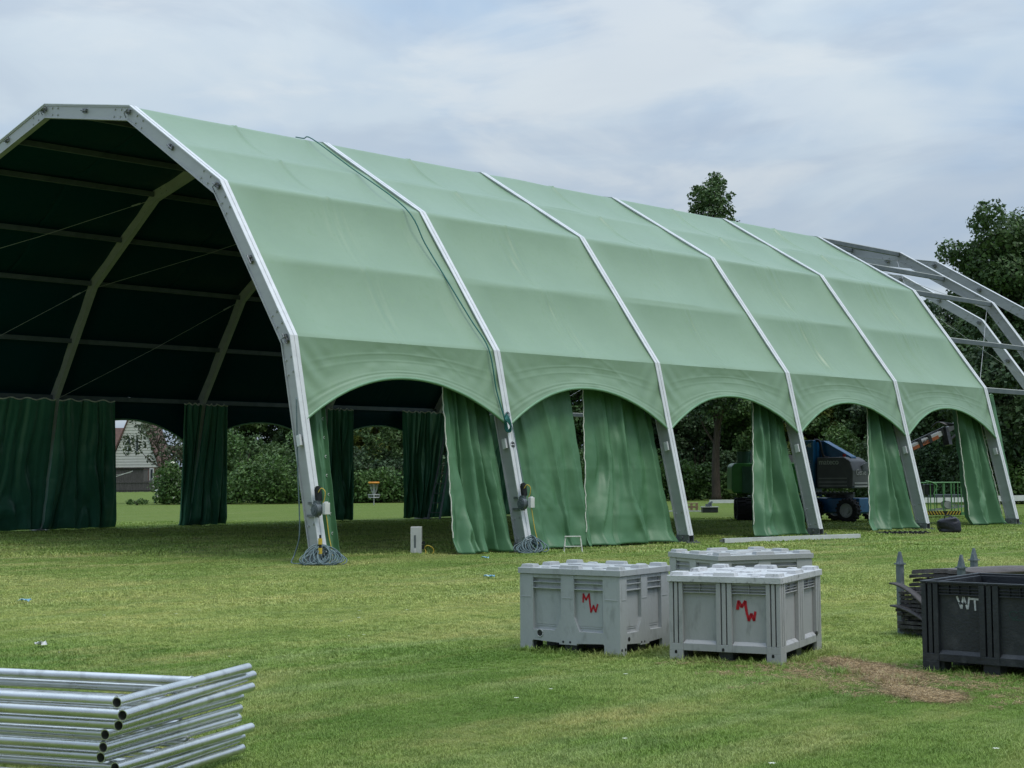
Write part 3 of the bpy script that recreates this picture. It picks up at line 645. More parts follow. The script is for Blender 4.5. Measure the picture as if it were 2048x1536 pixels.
# ------------------------------------------------------------------ stacked tubular frames, bottom left
M['tube_in2'] = M['tube_in']
fr = [((14.65, -12.05), (14.06, -10.97)), ((14.70, -12.05), (14.00, -10.90)), ((14.65, -12.04), (14.06, -10.95)), ((14.55, -12.05), (14.02, -10.99)), ((14.57, -12.07), (14.07, -11.03)), ((14.53, -12.06), (14.06, -11.03)), ((14.55, -12.00), (14.09, -10.97)), ((14.58, -12.04), (14.05, -11.0)), ((14.55, -12.05), (14.08, -11.02))]
wl_ = ['topmost', 'second from the top', 'third from the top', 'fourth from the top', 'fifth from the top', 'sixth from the top', 'seventh from the top', 'second from the bottom', 'bottom']
for i, (a, b) in enumerate(fr):
    z = .472-.0505*i; r_ = .0238; a = Vector((a[0], a[1], 0)); b = Vector((b[0], b[1], 0))
    root = empty('tube_frame', (a.x, a.y, max(z, .03)), 0, 'silver tubular frame, %s of the frame stack on the grass' % wl_[i], 'metal frame', 'stacked tubular frames')
    d = b-a; ln = Vector((-.895, -.445, 0)).normalized(); ln = Matrix.Rotation(rnd.uniform(-.012, .012), 3, 'Z') @ ln
    MB().pipe((0, 0, 0), d, r_, .0035, 24).build('cross_tube', M['tube'], root, 'auto')
    pl = MB(); pl.cyl(d.normalized()*.06, d.normalized()*.065, r_-.004, 16); pl.build('tube_bore', M['tube_in'], root)
    e0 = ln*.022+d.normalized()*.03
    m_ = MB(); m_.tube([e0, e0+ln*3.0], r_, 24); m_.build('long_tube', M['tube'], root, 'auto')
    e1 = d*.56+ln*.02; m_ = MB(); m_.tube([e1, e1+ln*3.0], r_, 24); m_.build('long_tube', M['tube'], root, 'auto')
    for e in (e0, e1):              # weld beads where the tubes meet
        q = MB(); q.tube([e+ln*.0+Vector((0, 0, 0)), e+ln*.008], r_+.0025, 20); q.build('weld', M['tube'], root, 'auto')
# ------------------------------------------------------------------ mat stack in its stillage, behind the black crate
M['mat_black'] = mat('dusty_black_rubber', (.05, .047, .048), (.085, .078, .077), 6, .75, 0, .3, 40, c3=(.12, .11, .105))
M['mat_top'] = mat('dusty_brown_rubber', (.10, .088, .085), (.15, .132, .126), 5, .7, 0, .3, 40)
M['galv_blue'] = mat('blue_grey_galvanised_post', (.12, .15, .165), (.19, .225, .24), 9, .5, .3, .15, 40, c3=(.3, .33, .34))
SO, SR = Vector((13.38, -3.50, 0)), -.2
def stl(x, y, z=0): return SO+Matrix.Rotation(SR, 3, 'Z') @ Vector((x, y, z))
st = empty('post_pallet', SO, SR, 'galvanised post pallet whose pointed corner posts rise round the black rubber mats', 'post pallet')
for x, y in ((0, 0), (.70, 0), (0, 1.0), (.70, 1.0)):
    b = MB(); b.box((x, y, .32), (.05, .05, .64)); b.box((x, y, .645), (.075, .075, .012))
    b.add([(x-.025, y-.025, .65), (x+.025, y-.025, .65), (x+.025, y+.025, .65), (x-.025, y+.025, .65), (x-.006, y-.01, .755), (x+.010, y-.01, .755), (x+.010, y+.01, .755), (x-.006, y+.01, .755)], [(4, 5, 6, 7), (0, 1, 5, 4), (1, 2, 6, 5), (2, 3, 7, 6), (3, 0, 4, 7)])
    b.build('post', M['galv_blue'], st)
b = MB(); b.bar((.03, 0, .04), (.67, 0, .04), .05, .05); b.bar((0, .03, .04), (0, .97, .04), .05, .05); b.bar((.70, .03, .04), (.70, .97, .04), .05, .05); b.build('base_frame', M['galv_blue'], st)
rm = random.Random(5)
for i in range(15):
    z = .080+.0365*i; sag = 0.0; ex = rm.uniform(-.05, .05); ey = rm.uniform(-.03, .03); top = i == 14
    root = empty('rubber_mat', stl(0, 0, z), SR+rm.uniform(-.012, .012), None, 'mat', 'black rubber mats stacked on the post pallet')
    od = ['lowest', 'second lowest', 'third lowest', 'fourth lowest', 'fifth lowest', 'sixth lowest', 'seventh lowest', 'middle', 'seventh from the top', 'sixth from the top', 'fifth from the top', 'fourth from the top', 'third from the top', 'second from the top', 'topmost'][i]
    root['label'] = 'brownish ribbed rubber mat on top of the stack behind the black crate' if top else 'dusty black rubber mat, %s in the stack behind the black crate' % od
    x0, x1, y0, y1 = .032+abs(ex)*.6, .80, (.09 if i > 10 else .05)+ey, 1.02
    if i < 12: y0 = -.09+ey*1.4+max(0, i-8)*.05
    droop = {4: .22, 8: .35, 7: .0}.get(i, rm.uniform(0, .02))
    gr = []; NX = 40
    for a in range(NX+1):
        x = x0+(x1-x0)*a/NX; row = []
        for c_ in range(9):
            y = y0+(y1-y0)*c_/8; e = abs((a/NX-.55)/.5); zz_ = .010*(1-e*e)*(i/14.)*1.6-.008*e
            row.append((x, y+.012*math.sin(a*.9+i), zz_))
        gr.append(row)
    bt = MB(); bt.grid(gr); bt.grid([[(p[0], p[1], p[2]-.028) for p in row] for row in gr][::-1])
    for c_ in (0, 8):
        e = [row[c_] for row in gr]; bt.grid([e, [(p[0], p[1], p[2]-.028) for p in e]] if c_ == 0 else [[(p[0], p[1], p[2]-.028) for p in e], e])
    for a in (0, NX):
        e = gr[a]; bt.grid([[(p[0], p[1], p[2]-.028) for p in e], e] if a == 0 else [e, [(p[0], p[1], p[2]-.028) for p in e]])
    sh = bt.build('sheet', M['mat_top'] if top else M['mat_black'], root)
    rb = MB()                        # lugs along the visible edges, ribs on the top mat
    if top:
        for a in range(44):
            x = x0+.02+(x1-x0-.04)*a/43; e = abs(((x-x0)/(x1-x0)-.55)/.5); zz_ = .010*(1-e*e)*1.6-.008*e+.004
            rb.bar((x, y0+.01, zz_), (x+.10, y1-.01, zz_), .022, .010)
        rb.build('rib', M['mat_top'], sh)
    else:
        for a in range(6):
            x = x0+.05+.13*a+rm.uniform(-.02, .02); rb.box((x, y0-.003, -.016), (.07, .008, .016))
        for a in range(8): rb.box((x0-.006, y0+.08+.15*a, -.016), (.016, .08, .014))
        rb.build('edge_lug', M['mat_black'], sh)
for k, (z0, lab) in enumerate(((.50, 'upper curled black rubber strip bending down the side of the mat stack'), (.30, 'lower curled black rubber strip bending down the side of the mat stack'))):
    gr = []
    for a in range(17):
        t = a/16; z = z0-.03-(.24 if k == 0 else .15)*t**1.8; gr.append([stl(.02+.46*t, -.165, z), stl(.02+.46*t, -.085, z)])
    o = MB().grid(gr).build('rubber_strip', M['mat_black'], None, True); q = o.modifiers.new('thick', 'SOLIDIFY'); q.thickness = .015
    tag(o, lab, 'mat')
# ------------------------------------------------------------------ winches, cables and small things by the tent legs
def legpt(y, z, o=0.0, dy=0.0):
    return Vector((xK*(z-.16)/(zK-.16)-o, y+dy, z))
def coil(loc, label, w_, h_, n, seed, flat=False):
    rr = random.Random(seed); mb = MB(); pts = []
    for i in range(n):
        cx = rr.uniform(-.30, .30)*w_; a = rr.uniform(.16, .36)*w_; hz = rr.uniform(.55, 1.)*h_*(1-.6*abs(cx)/w_); yaw = rr.uniform(-.5, .5); ly = rr.uniform(-.14, .12); pts = []
        for k in range(25):
            t = 2*math.pi*k/24; c_ = .5*(1-math.cos(t)); x = cx*(1-.6*c_)+a*math.sin(t)*(1.15-.5*c_); z = .014+.008*(i % 4)+hz*c_**.9; d = ly-.20*(1-c_)+.12*c_
            pts.append(Vector((x*math.cos(yaw)-d*math.sin(yaw), x*math.sin(yaw)+d*math.cos(yaw), z)))
        mb.tube(smooth_path(pts, 2), .0105, 6, False)
    o = mb.build('coiled_cable', M['cable'], None, True); o.location = loc; o.rotation_euler = (0, 0, R(45))
    return tag(o, label, 'cable', 'coiled cables at the feet of the arches')
coil((.42, -.32, 0), 'loose mound of grey cable on the grass at the foot of the nearest arch leg', .72, .36, 24, 3)
coil((.34, 4.72, 0), 'fanned bundle of grey cable at the foot of the second arch leg', .66, .32, 26, 8, True)
def winch(y, z, label, seed):
    p = legpt(y, z); root = empty('electric_winch', p, R(-50)*0, label, 'winch', 'electric winches clamped to the arch legs')
    mo = MB(); mo.cyl((.14, -.05, .16), (.10, -.05, .42), .075, 18); mo.cyl((.102, -.05, .41), (.098, -.05, .44), .05, 14)
    for k in range(14): a = k/14*6.283; mo.bar((.14+.078*math.cos(a), -.05+.078*math.sin(a), .18), (.105+.078*math.cos(a), -.05+.078*math.sin(a), .38), .006, .006)
    mo.build('motor', M['dark'], root, 'auto')
    g_ = MB(); g_.cyl((.12, -.16, 0), (.12, -.02, 0), .125, 24); g_.cyl((.12, -.19, 0), (.12, -.16, 0), .05, 16); g_.cyl((.12, -.175, 0), (.12, -.165, 0), .105, 24)
    for k in range(8): a = k/8*6.283; g_.cyl((.12+.09*math.cos(a), -.19, .09*math.sin(a)), (.12+.09*math.cos(a), -.16, .09*math.sin(a)), .010, 6)
    g_.box((.12, -.08, .12), (.14, .10, .10)); g_.build('gear_housing', M['alu_dark'], root, 'auto')
    c_ = MB(); c_.bar((-.24, -.09, -.12), (.20, -.09, -.12), .03, .05); c_.bar((-.20, -.09, .12), (.10, -.09, .12), .03, .05); c_.bar((.02, -.09, -.14), (.02, .12, -.14), .03, .03); c_.build('clamp_bar', M['foot'], root)
    s_ = MB(); s_.box((.32, .02, .02), (.10, .14, .22)); s_.box((.32, .02, .14), (.06, .08, .02)); s_.build('switch_box', M['white'], root, bevel=.008)
    hk = MB(); hk.tube(smooth_path([(.14, -.10, .28), (.24, -.06, .40), (.33, -.02, .34), (.31, -.02, .2), (.26, -.02, .10), (.32, .02, -.1), (.40, .04, -.5), (.52, .05, -.9), (.48, .0, -1.25), (.52, -.04, -z/.92+.03)]), .010, 6)
    hk.build('yellow_lead', M['yellow'], root, True); root.scale = (.78, .78, .92)
    return root
winch(0, .93, 'electric winch with black motor and white switch box on the nearest arch leg', 1)
winch(5, .95, 'electric winch with black motor and white switch box on the second arch leg', 2)
q = MB().tube(smooth_path([legpt(0, 2.9, .02, -.10), legpt(0, 2.4, .10, -.11), legpt(0, 1.6, .24, -.12), legpt(0, .9, .34, -.13), (-.50, -.14, .45), (-.56, -.20, .14), (-.45, -.34, .03), (-.1, -.50, .02), (.2, -.45, .03)]), .012, 6)
tag(q.build('hanging_cable', M['cable'], None, True), 'grey cable hanging down the nearest arch leg and looping out onto the grass', 'cable')
q = MB().tube([legpt(5, 2.75, -.02, .02), legpt(5, 2.35, -.05, .06), legpt(5, 1.35, -.14, .0), legpt(5, 1.2, -.16, -.02)], .010, 6)
tag(q.build('winch_cable', M['cable'], None, True), 'thin dark hoisting cable running down the second arch leg into its winch', 'cable')
pg = empty('extension_plug', (.46, -.40, .20), 0, 'yellow and black cable coupling resting on top of the coiled cable', 'plug')
MB().cyl((0, 0, 0), (0, 0, .10), .035, 12).cyl((0, 0, .16), (0, 0, .26), .035, 12).build('yellow_shell', M['yellow'], pg, 'auto')
MB().cyl((0, 0, .10), (0, 0, .16), .026, 12).cyl((0, 0, .26), (0, 0, .32), .018, 10).build('black_grip', M['dark'], pg, 'auto')
# round crew marks on the second arch's outer rail
for z in (2.72, 2.12):
    p = legpt(5, z, -.026); b = MB(); n = Vector((.974, 0, .225)); tx = Vector((0, 1, 0)); ty = n.cross(tx)
    for a0, a1, r0, r1 in ((0, 6.284, .052, .062), (.45, 2.7, .018, .046), (3.6, 5.8, .018, .046)):
        A = np.linspace(a0, a1, 20); b.grid([[p+(tx*math.cos(a)+ty*math.sin(a))*r0 for a in A], [p+(tx*math.cos(a)+ty*math.sin(a))*r1 for a in A]])
    b.build('round_mark', M['dark'], archs[1])
# switch cabinet on the grass inside the first bay
cab = empty('switch_cabinet', (-1.09, 3.03, 0), R(46), 'upright pale grey cabinet with a dark slot, standing on the grass inside the tent', 'cabinet')
M['cab'] = mat('pale_grey_cabinet', (.5, .52, .51), (.6, .62, .61), 5, .45)
MB().box((0, .12, .27), (.21, .26, .52)).build('housing', M['cab'], cab, bevel=.008)
MB().box((-.02, -.012, .27), (.17, .006, .49)).build('front_panel', M['cab'], cab, bevel=.002)
MB().box((-.02, -.0165, .25), (.035, .006, .24)).build('slot', M['alu_dark'], cab)
MB().box((-.02, -.022, .07), (.036, .014, .08)).build('switch', M['white'], cab, bevel=.004)
MB().box((.135, .03, .14), (.05, .06, .08)).cyl((.14, .03, .22), (.14, .09, .22), .035, 10).build('socket', M['dark'], cab)
MB().tube(smooth_path([(.16, .03, .13), (.22, .02, .17), (.31, .02, .13), (.34, .02, .06), (.31, .0, .01)]), .009, 6).tube(smooth_path([(.16, .03, .11), (.19, .01, .05), (.17, -.02, .01)]), .007, 6).build('lead', M['yellow'], cab, True)
# step stool
sp_ = empty('step_stool', (.70, 5.52, 0), R(47), 'small white two-step stool standing in front of a wide green curtain', 'stool')
M['cream'] = mat('chipped_cream_paint', (.60, .60, .54), (.72, .72, .66), 15, .5, 0, .1, 50, c3=(.4, .37, .3))
for x in (-.165, .165):
    q = MB(); q.tube([(x*1.08, -.10, 0), (x*.88, -.02, .30)], .012, 8).tube([(x*1.08, .15, 0), (x*.88, .04, .30)], .010, 8); q.build('leg', M['cream'], sp_)
MB().box((0, .01, .305), (.32, .13, .018)).build('top_step', M['cream'], sp_, bevel=.004)
MB().box((0, -.075, .115), (.34, .06, .018)).build('lower_step', M['cream'], sp_, bevel=.004)
# aluminium beam lying on the grass
a, b = Vector((.72, 10.25, .06)), Vector((1.64, 14.14, .06))
bm_ = MB(); bm_.bar(a, b, .10, .095); o = bm_.build('loose_beam', M['rail'], None); tag(o, 'long pale box beam lying on the grass in front of the third and fourth arches', 'beam')
q = MB(); d = (a-b).normalized(); q.bar(a+d*.001, a+d*.012, .075, .07); q.bar(a+d*.012, a+d*.10, .03, .05); q.build('beam_end', M['foot'], o)
# bags and litter
def lump_bag(loc, rz, label, dx, dy, dz, seed):
    nz = smoothnoise(seed, 6, 6, 25, 25); rows = []
    for i in range(25):
        th = math.pi*i/24; row = []
        for j in range(25):
            ph = 2*math.pi*j/24; cs = lambda v: math.copysign(abs(v)**.7, v)
            r_ = 1+.15*nz[i, j % 24]*math.sin(th)
            z = dz/2*cs(math.cos(th))*r_*(1+.16*cs(math.cos(ph)))+dz/2; row.append((dx/2*cs(math.cos(ph))*math.sin(th)**.5*r_, dy/2*cs(math.sin(ph))*math.sin(th)**.5*r_, max(z, .005)))
        rows.append(row)
    root = empty('bag', loc, rz, label, 'bag'); MB().grid(rows[::-1]).build('bag_body', M['bag'], root, True)
    MB().tube(smooth_path([(-dx*.2, -dy*.3, dz*.9), (-dx*.15, -dy*.35, dz*1.15), (dx*.1, -dy*.3, dz*1.12), (dx*.12, -dy*.3, dz*.95)]), .012, 6).build('strap', M['bag'], root)
M['bag'] = mat('black_nylon', (.012, .013, .022), (.022, .024, .036), 8, .45, 0, .6, 14)
lump_bag((1.62, 18.23, 0), R(38), 'crumpled black bag on the grass to the right of the fifth arch foot', .60, .36, .38, 31)
lump_bag((2.15, 25.2, 0), R(45), 'black bag at the right photo edge beside the sixth arch foot', .5, .4, .34, 37)
p = Vector((.95, 17.2, 0)); mt_ = MB(); mt_.box((0, 0, .025), (1.25, .5, .04)); 
for i in range(9): mt_.box((-.5+.125*i, -.2, .06), (.05, .06, .035))
o = mt_.build('ground_mat', M['rubber'], None); o.location = p; o.rotation_euler = (0, 0, R(45)); tag(o, 'flat black mat lying in front of the fifth arch foot, left of the crumpled bag', 'mat')
M['blue_w'] = mat('blue_plastic', (.10, .30, .42), (.25, .45, .55), 30, .4)
for u, dp, lab in ((968, 26.2, 'scrap of light blue plastic on the grass right in front of the second curtain'), (975, 21.2, 'torn light blue plastic strip on the grass above the leftmost grey crate'), (55, 17.5, 'tiny blue scrap on the grass near the left edge'), (88, 12.8, 'clear crumpled plastic scrap on the grass above the tube stack')):
    rr = random.Random(u); q = MB(); k2 = .6 if u == 88 else 1; rows = [[(.14*k2*(i/6-.5)+rr.uniform(-.02, .02), .09*(j/4-.5)+rr.uniform(-.01, .01), .05+rr.uniform(-.02, .022)) for j in range(5)] for i in range(7)]
    q.grid(rows); o = q.build('plastic_scrap', M['blue_w'] if u != 88 else M['white'], None); o.location = at(u, dp); o.rotation_euler = (0, 0, R(45)); tag(o, lab, 'litter', 'bits of litter on the grass')
# ------------------------------------------------------------------ machines
M['blue'] = mat('blue_machine_paint', (.008, .10, .25), (.012, .13, .31), 3, .35, 0, .05, 30, c3=(.01, .08, .2))
M['mgrey'] = mat('grey_machine_hood', (.075, .08, .088), (.11, .115, .125), 3, .45)
M['mgreen'] = mat('green_machine_paint', (.04, .21, .035), (.055, .26, .05), 3, .35, 0, .05, 30)
M['mdkgreen'] = mat('dark_green_machine_paint', (.02, .09, .05), (.03, .12, .07), 3, .4)
M['lightgrey'] = mat('light_grey_hood', (.34, .35, .35), (.42, .43, .43), 3, .4)
M['orange'] = mat('orange_print', (.26, .07, .025), (.34, .10, .03), 9, .5)
M['mred'] = mat('red_lamp', (.4, .02, .02), (.5, .03, .03), 9, .4)
def wheel(name, c_, r, wd, axis, parent, rimr=.56, lugs=18):
    root = bpy.data.objects.new(name, None); C.objects.link(root); root.parent = parent; root.location = c_; root.rotation_euler = (0, 0, axis)
    t = MB(); prof = [(-wd/2, r*.60), (-wd/2, r*.88), (-wd*.38, r*.97), (wd*.38, r*.97), (wd/2, r*.88), (wd/2, r*.60)]; rows = []
    for k in range(33): a = k/32*6.2832; rows.append([(math.cos(a)*q, y, math.sin(a)*q) for y, q in prof])
    t.grid(rows)
    for k in range(lugs):
        a = k/lugs*6.2832
        for sgn in (-1, 1):
            a2 = a+(0 if sgn > 0 else .17); t.box((math.cos(a2)*r*.97, sgn*wd*.25, math.sin(a2)*r*.97), (.06, wd*.44, .05), Matrix.Rotation(-a2, 3, 'Y'))
    t.build('tyre', M['rubber'], root, 'auto')
    m_ = MB(); rows = []
    for k in range(33): a = k/32*6.2832; rows.append([(math.cos(a)*q, y, math.sin(a)*q) for y, q in ((-wd/2+.005, r*.62), (-wd/2+.0, r*.57), (-wd/2+.06, r*.52), (-wd/2+.08, r*.25), (-wd/2+.03, r*.22), (-wd/2+.03, .001))])
    m_.grid(rows)
    for k in range(8): a = k/8*6.2832; m_.cyl((math.cos(a)*r*.36, -wd/2+.05, math.sin(a)*r*.36), (math.cos(a)*r*.36, -wd/2+.09, math.sin(a)*r*.36), .018, 6)
    m_.build('rim', M['lightgrey'], root, 'auto'); return root
p = at(1697, 46.6); bl = empty('boom_lift', p, R(45.9-43), 'blue boom lift with grey engine hood, between the fourth and fifth arch legs', 'boom lift')
# local: +x to the right-front, -y towards the photographer
MB().box((-.45, .15, .52), (1.9, .95, .46)).box((.15, -.1, .40), (.5, .9, .3)).box((-1.0, -.1, .40), (.5, .9, .3)).build('chassis', M['blue'], bl, bevel=.03)
wheel('wheel', (.28, -.62, .37), .37, .30, 0, bl); wheel('wheel', (-1.05, -.62, .37), .37, .30, 0, bl); wheel('wheel', (.28, .95, .37), .37, .30, 0, bl); wheel('wheel', (-1.05, .95, .37), .37, .30, 0, bl)
MB().cyl((-.45, .15, .76), (-.45, .15, .90), .45, 24).box((-.45, -.38, .91), (1.6, .12, .07)).build('turntable', M['dark'], bl)
hd = MB(); hd.prism([(-.93, 1.06), (.20, 1.06), (.34, 1.09), (.36, 1.62), (.26, 1.93), (.04, 2.05), (-.93, 2.05)], lambda x, z, d: Vector((x, d, z)), -.45, .55)
hood = hd.build('engine_hood', M['mgrey'], bl, bevel=.04, seg=3)
q = MB(); 
for z in (1.14, 1.26, 1.38): q.box((-.35, -.457, z), (1.0, .012, .02))
q.box((.362, .05, 1.12), (.012, .8, .05)); q.box((.362, .05, 1.22), (.012, .8, .05)); q.build('vent_strip', M['lightgrey'], hood)
q = MB(); 
for i in range(8): q.prism([(-.9+.15*i, .93), (-.84+.15*i, .93), (-.88+.15*i, .975), (-.94+.15*i, .975)], lambda x, z, d: Vector((x, d, z)), -.462, -.455)
q.build('hazard_strip', M['lightgrey'], hood)
lettering('mateco', .24, M['stencil'], hood, (-.84, -.462, 1.82), (R(90), 0, 0), bold=.003)
lettering('Genie', .26, M['lightgrey'], hood, (.372, -.26, 1.48), (R(90), 0, R(90)), bold=.002)
tw = MB(); tw.box((-1.20, -.28, 1.70), (.40, .50, 1.80)); tw.prism([(-1.0, 2.58), (-.86, 2.58), (.12, 2.06), (.12, 1.9), (-1.0, 1.9)], lambda x, z, d: Vector((x, d, z)), -.12, .22)
tower = tw.build('boom_tower', M['blue'], bl, bevel=.02)
lettering('Z-45', .16, M['stencil'], tower, (-1.37, -.535, 2.38), (R(90), 0, 0), bold=.006)
lettering('5112', .13, M['stencil'], tower, (-1.36, -.535, 1.86), (R(90), 0, 0), bold=.001)
lettering('4', .16, M['lightgrey'], bl, (-1.12, -.34, .62), (R(90), 0, 0), bold=.003)
MB().tube(smooth_path([(-1.08, -.30, 2.60), (-.90, -.30, 2.56), (-.84, -.28, 2.3), (-.78, -.26, 2.08), (-.6, -.2, 2.02)]), .045, 8).build('hose', M['dark'], bl, True)
MB().cyl((-.12, -.1, 2.04), (-.12, -.1, 2.15), .06, 12).build('beacon', M['mred'], bl)
# raised boom: rises to the right behind the curtains
pb0, pb1, pb2 = Vector((.35, .2, 1.55)), None, None
inv = Matrix.Rotation(-R(45.9-43), 3, 'Z')
def loc(u, dp, z): return inv @ (at(u, dp, z)-p)
A_, B_, C_ = loc(1725, 46.8, 1.65), loc(1888, 48.0, 1.44+(957-869)/FOC*48.0), loc(1965, 48.5, 1.44+(957-825)/FOC*48.5)
bo = MB(); bo.bar(A_, B_, .15, .17); boom = bo.build('boom', M['lightgrey'], bl, bevel=.01)
dd = (B_-A_).normalized(); b2 = MB(); b2.bar(A_+dd*2.0+Vector((0, 0, -.06)), A_+dd*3.1+Vector((0, 0, -.06)), .17, .11); b2.build('boom_cover', M['orange'], boom)
lettering('Z-45/25J', .15, M['dark'], boom, A_+dd*2.35+Vector((.05, -.10, -.10)), (R(90), -math.atan2(dd.z, Vector((dd.x, dd.y)).length), math.atan2(dd.y, dd.x)), bold=.003)
b3 = MB(); b3.bar(A_+dd*1.2+Vector((0, 0, .15)), B_+Vector((0, 0, .14)), .06, .05); 
for t in (.5, .68, .80, .97): b3.bar(A_.lerp(B_, t)-dd*.06, A_.lerp(B_, t)+dd*.06, .19, .26)
for j in range(5): b3.tube(smooth_path([B_+Vector((-.35, -.1-.03*j, .14)), B_+Vector((-.1, -.1-.03*j, .30)), B_+Vector((.2, -.1, .26-.02*j)), B_+Vector((.45, -.08, .22))]), .018, 6)
b3.tube([B_+Vector((.1, 0, -.35)), B_.lerp(C_, .75)+Vector((0, 0, -.18))], .04, 8); b3.bar(B_+Vector((0, 0, .12)), B_+Vector((.12, 0, -.45)), .22, .2); b3.build('boom_fittings', M['dark'], boom)
MB().bar(B_, C_, .15, .17).build('jib', M['mgrey'], bl)
q = MB()
for j in range(7): q.tube(smooth_path([A_+Vector((-.35, -.3, -.55+.06*j)), A_+Vector((-.02, -.35, -.3+.05*j)), A_+Vector((.18, -.25, .0+.03*j)), A_+dd*.9+Vector((0, -.15, .12))]), .02, 6)
q.build('hose_bundle', M['alu_dark'], bl, True)
# green lift
p = at(1530, 48.8); gl = empty('boom_lift', p, R(45.9+1), 'green boom lift with a big black treaded tyre, half hidden by a curtain', 'boom lift')
MB().box((.5, 0, .62), (2.1, .9, .42)).build('chassis', M['mdkgreen'], gl, bevel=.03)
wheel('wheel', (-.80, -.55, .37), .37, .58, R(84), gl, lugs=16); wheel('wheel', (1.3, -.5, .37), .38, .36, 0, gl); wheel('wheel', (-.72, .65, .37), .37, .5, R(84), gl, lugs=16); wheel('wheel', (1.3, .65, .37), .38, .36, 0, gl)
hd = MB(); hd.prism([(-1.16, .90), (1.5, .90), (1.5, 1.90), (-1.12, 1.90), (-1.22, 1.8), (-1.24, 1.0)], lambda x, z, d: Vector((x, d, z)), -.5, .5); hood = hd.build('engine_hood', M['mgreen'], gl, bevel=.05, seg=3)
q = MB(); 
for i in range(14): q.box((-.35+.11*i, -.505, 1.15), (.02, .01, .38))
q.box((.3, -.503, 1.72), (1.9, .01, .03)); q.box((-.72, -.52, 1.35), (.34, .05, .86)); q.build('vent_grille', M['mdkgreen'], hood)
q = MB()
for i in range(9): q.prism([(-.42+.10*i, 1.02), (-.38+.10*i, 1.02), (-.35+.10*i, 1.09), (-.39+.10*i, 1.09)], lambda x, z, d: Vector((x, d, z)), -.515, -.506)
q.build('grille_slots', M['lightgrey'], hood)
MB().cyl((-.78, -.25, 1.85), (-.78, -.25, 2.22), .22, 20).cyl((-.78, -.25, 2.20), (-.78, -.25, 2.28), .24, 20).build('filter_canister', M['mdkgreen'], gl)
MB().prism([(-.5, 1.92), (.5, 1.92), (.3, 2.28), (-.45, 2.34)], lambda x, z, d: Vector((x, d, z)), -.3, .3).build('turret', M['dark'], gl)
MB().prism([(-.18, 2.30), (1.6, 2.02), (1.6, 1.86), (.28, 1.90)], lambda x, z, d: Vector((x, d, z)), -.42, -.31).build('boom_plate', M['lightgrey'], gl)
# green cage platform
p = at(1880, 50.5); cg = empty('work_platform', p, R(45.9), 'low green work platform with hazard striped base, right of the fifth arch leg', 'work platform')
S = .0; M['lgreen'] = mat('light_green_rail', (.10, .30, .10), (.16, .38, .15), 6, .5)
q = MB()
for y in (-.35, .45):
    q.tube([(-.62, y, 1.20), (.55, y, 1.20)], .02, 6)
    for x in (-.5, -.36, -.06, .22, .44, .55): q.tube([(x, y, .2), (x, y, 1.2)], .017, 6)
q.tube([(.55, -.35, 1.2), (.55, .45, 1.2)], .02, 6); q.tube([(-.62, -.35, 1.2), (-.62, .45, 1.2)], .02, 6); q.tube(smooth_path([(-.66, -.38, 1.26), (-.42, -.38, 1.2), (-.28, -.38, 1.08), (-.36, -.38, .9), (-.4, -.38, .8)]), .02, 6)
q.build('guard_rail', M['lgreen'], cg)
MB().box((.05, .05, .74), (1.25, .78, .10)).build('deck', M['alu_dark'], cg)
MB().box((-.52, -.15, .95), (.30, .35, .40)).build('control_box', M['dark'], cg, bevel=.03)
q = MB(); q.bar((-.5, -.2, .26), (.8, -.2, .40), .08, .07); q.bar((-.1, -.2, .5), (.9, -.2, .36), .05, .05); q.cyl((.1, -.3, .45), (.1, .1, .45), .13, 14); q.build('scissor_arm', M['alu'], cg)
q = MB(); q.box((0, 0, .14), (1.30, .8, .10)); q.build('base', M['lgreen'], cg)
q = MB(); q.box((-.06, -.42, .17), (1.14, .02, .13)); hz = q.build('hazard_panel', M['dark'], cg)
q = MB()
for i in range(11):
    x = -.60+.10*i; s_ = -1 if i < 6 else 1
    q.prism([(x, .11), (x+.045, .11), (x+.045+s_*.07, .23), (x+s_*.07, .23)] if True else [], lambda a, b, d: Vector((a, d, b)), -.4345, -.431)
q.build('hazard_stripes', M['yellow'], hz)
# loose beams and packs lying far behind the tent
def beam(u0, d0, u1, d1, z, wd, ht, label, m=None):
    o = MB().bar(at(u0, d0, z), at(u1, d1, z), wd, ht).build('loose_beam', m or M['rail'], None); tag(o, label, 'beam'); return o
beam(1838, 62, 2100, 66, .42, .16, .24, 'long pale beam raised off the ground behind the green platform')
beam(1416, 80, 1472, 80, .12, .12, .18, 'pale pole lying left of the green machine under the tree')
beam(1330, 61.0, 1410, 60.5, .05, .06, .05, 'thin pale pole on the grass beside the small wooden pallets')
for k, z in enumerate((.09, .27)):
    b = empty('wooden_pallet', at(1380, 62, z-.06), R(40), ['lower', 'upper'][k]+' of two small wooden pallets stacked on the far grass', 'pallet')
    MB().box((0, 0, .14), (.55, .5, .03)).box((0, 0, .0), (.55, .5, .03)).build('boards', M.setdefault('wood', mat('pallet_wood', (.26, .17, .11), (.36, .25, .17), 8, .8)), b)
    q = MB(); 
    for x in (-.22, 0, .22):
        for y in (-.2, .2): q.box((x, y, .07), (.09, .09, .10))
    q.build('block', M['wood'], b)
b = empty('low_crate', at(1416, 60), R(46), 'low black crate with a grey board and fittings on top, beside the green machine', 'crate')
MB().box((0, 0, .11), (.62, .5, .20)).build('base', M['box_black'], b); MB().box((0, 0, .228), (.70, .55, .03)).build('board', M['alu'], b)
MB().box((-.08, 0, .30), (.16, .15, .11)).cyl((.05, 0, .25), (.05, 0, .42), .05, 10).cyl((-.05, 0, .36), (.12, 0, .44), .04, 8).build('fitting', M['alu_dark'], b)
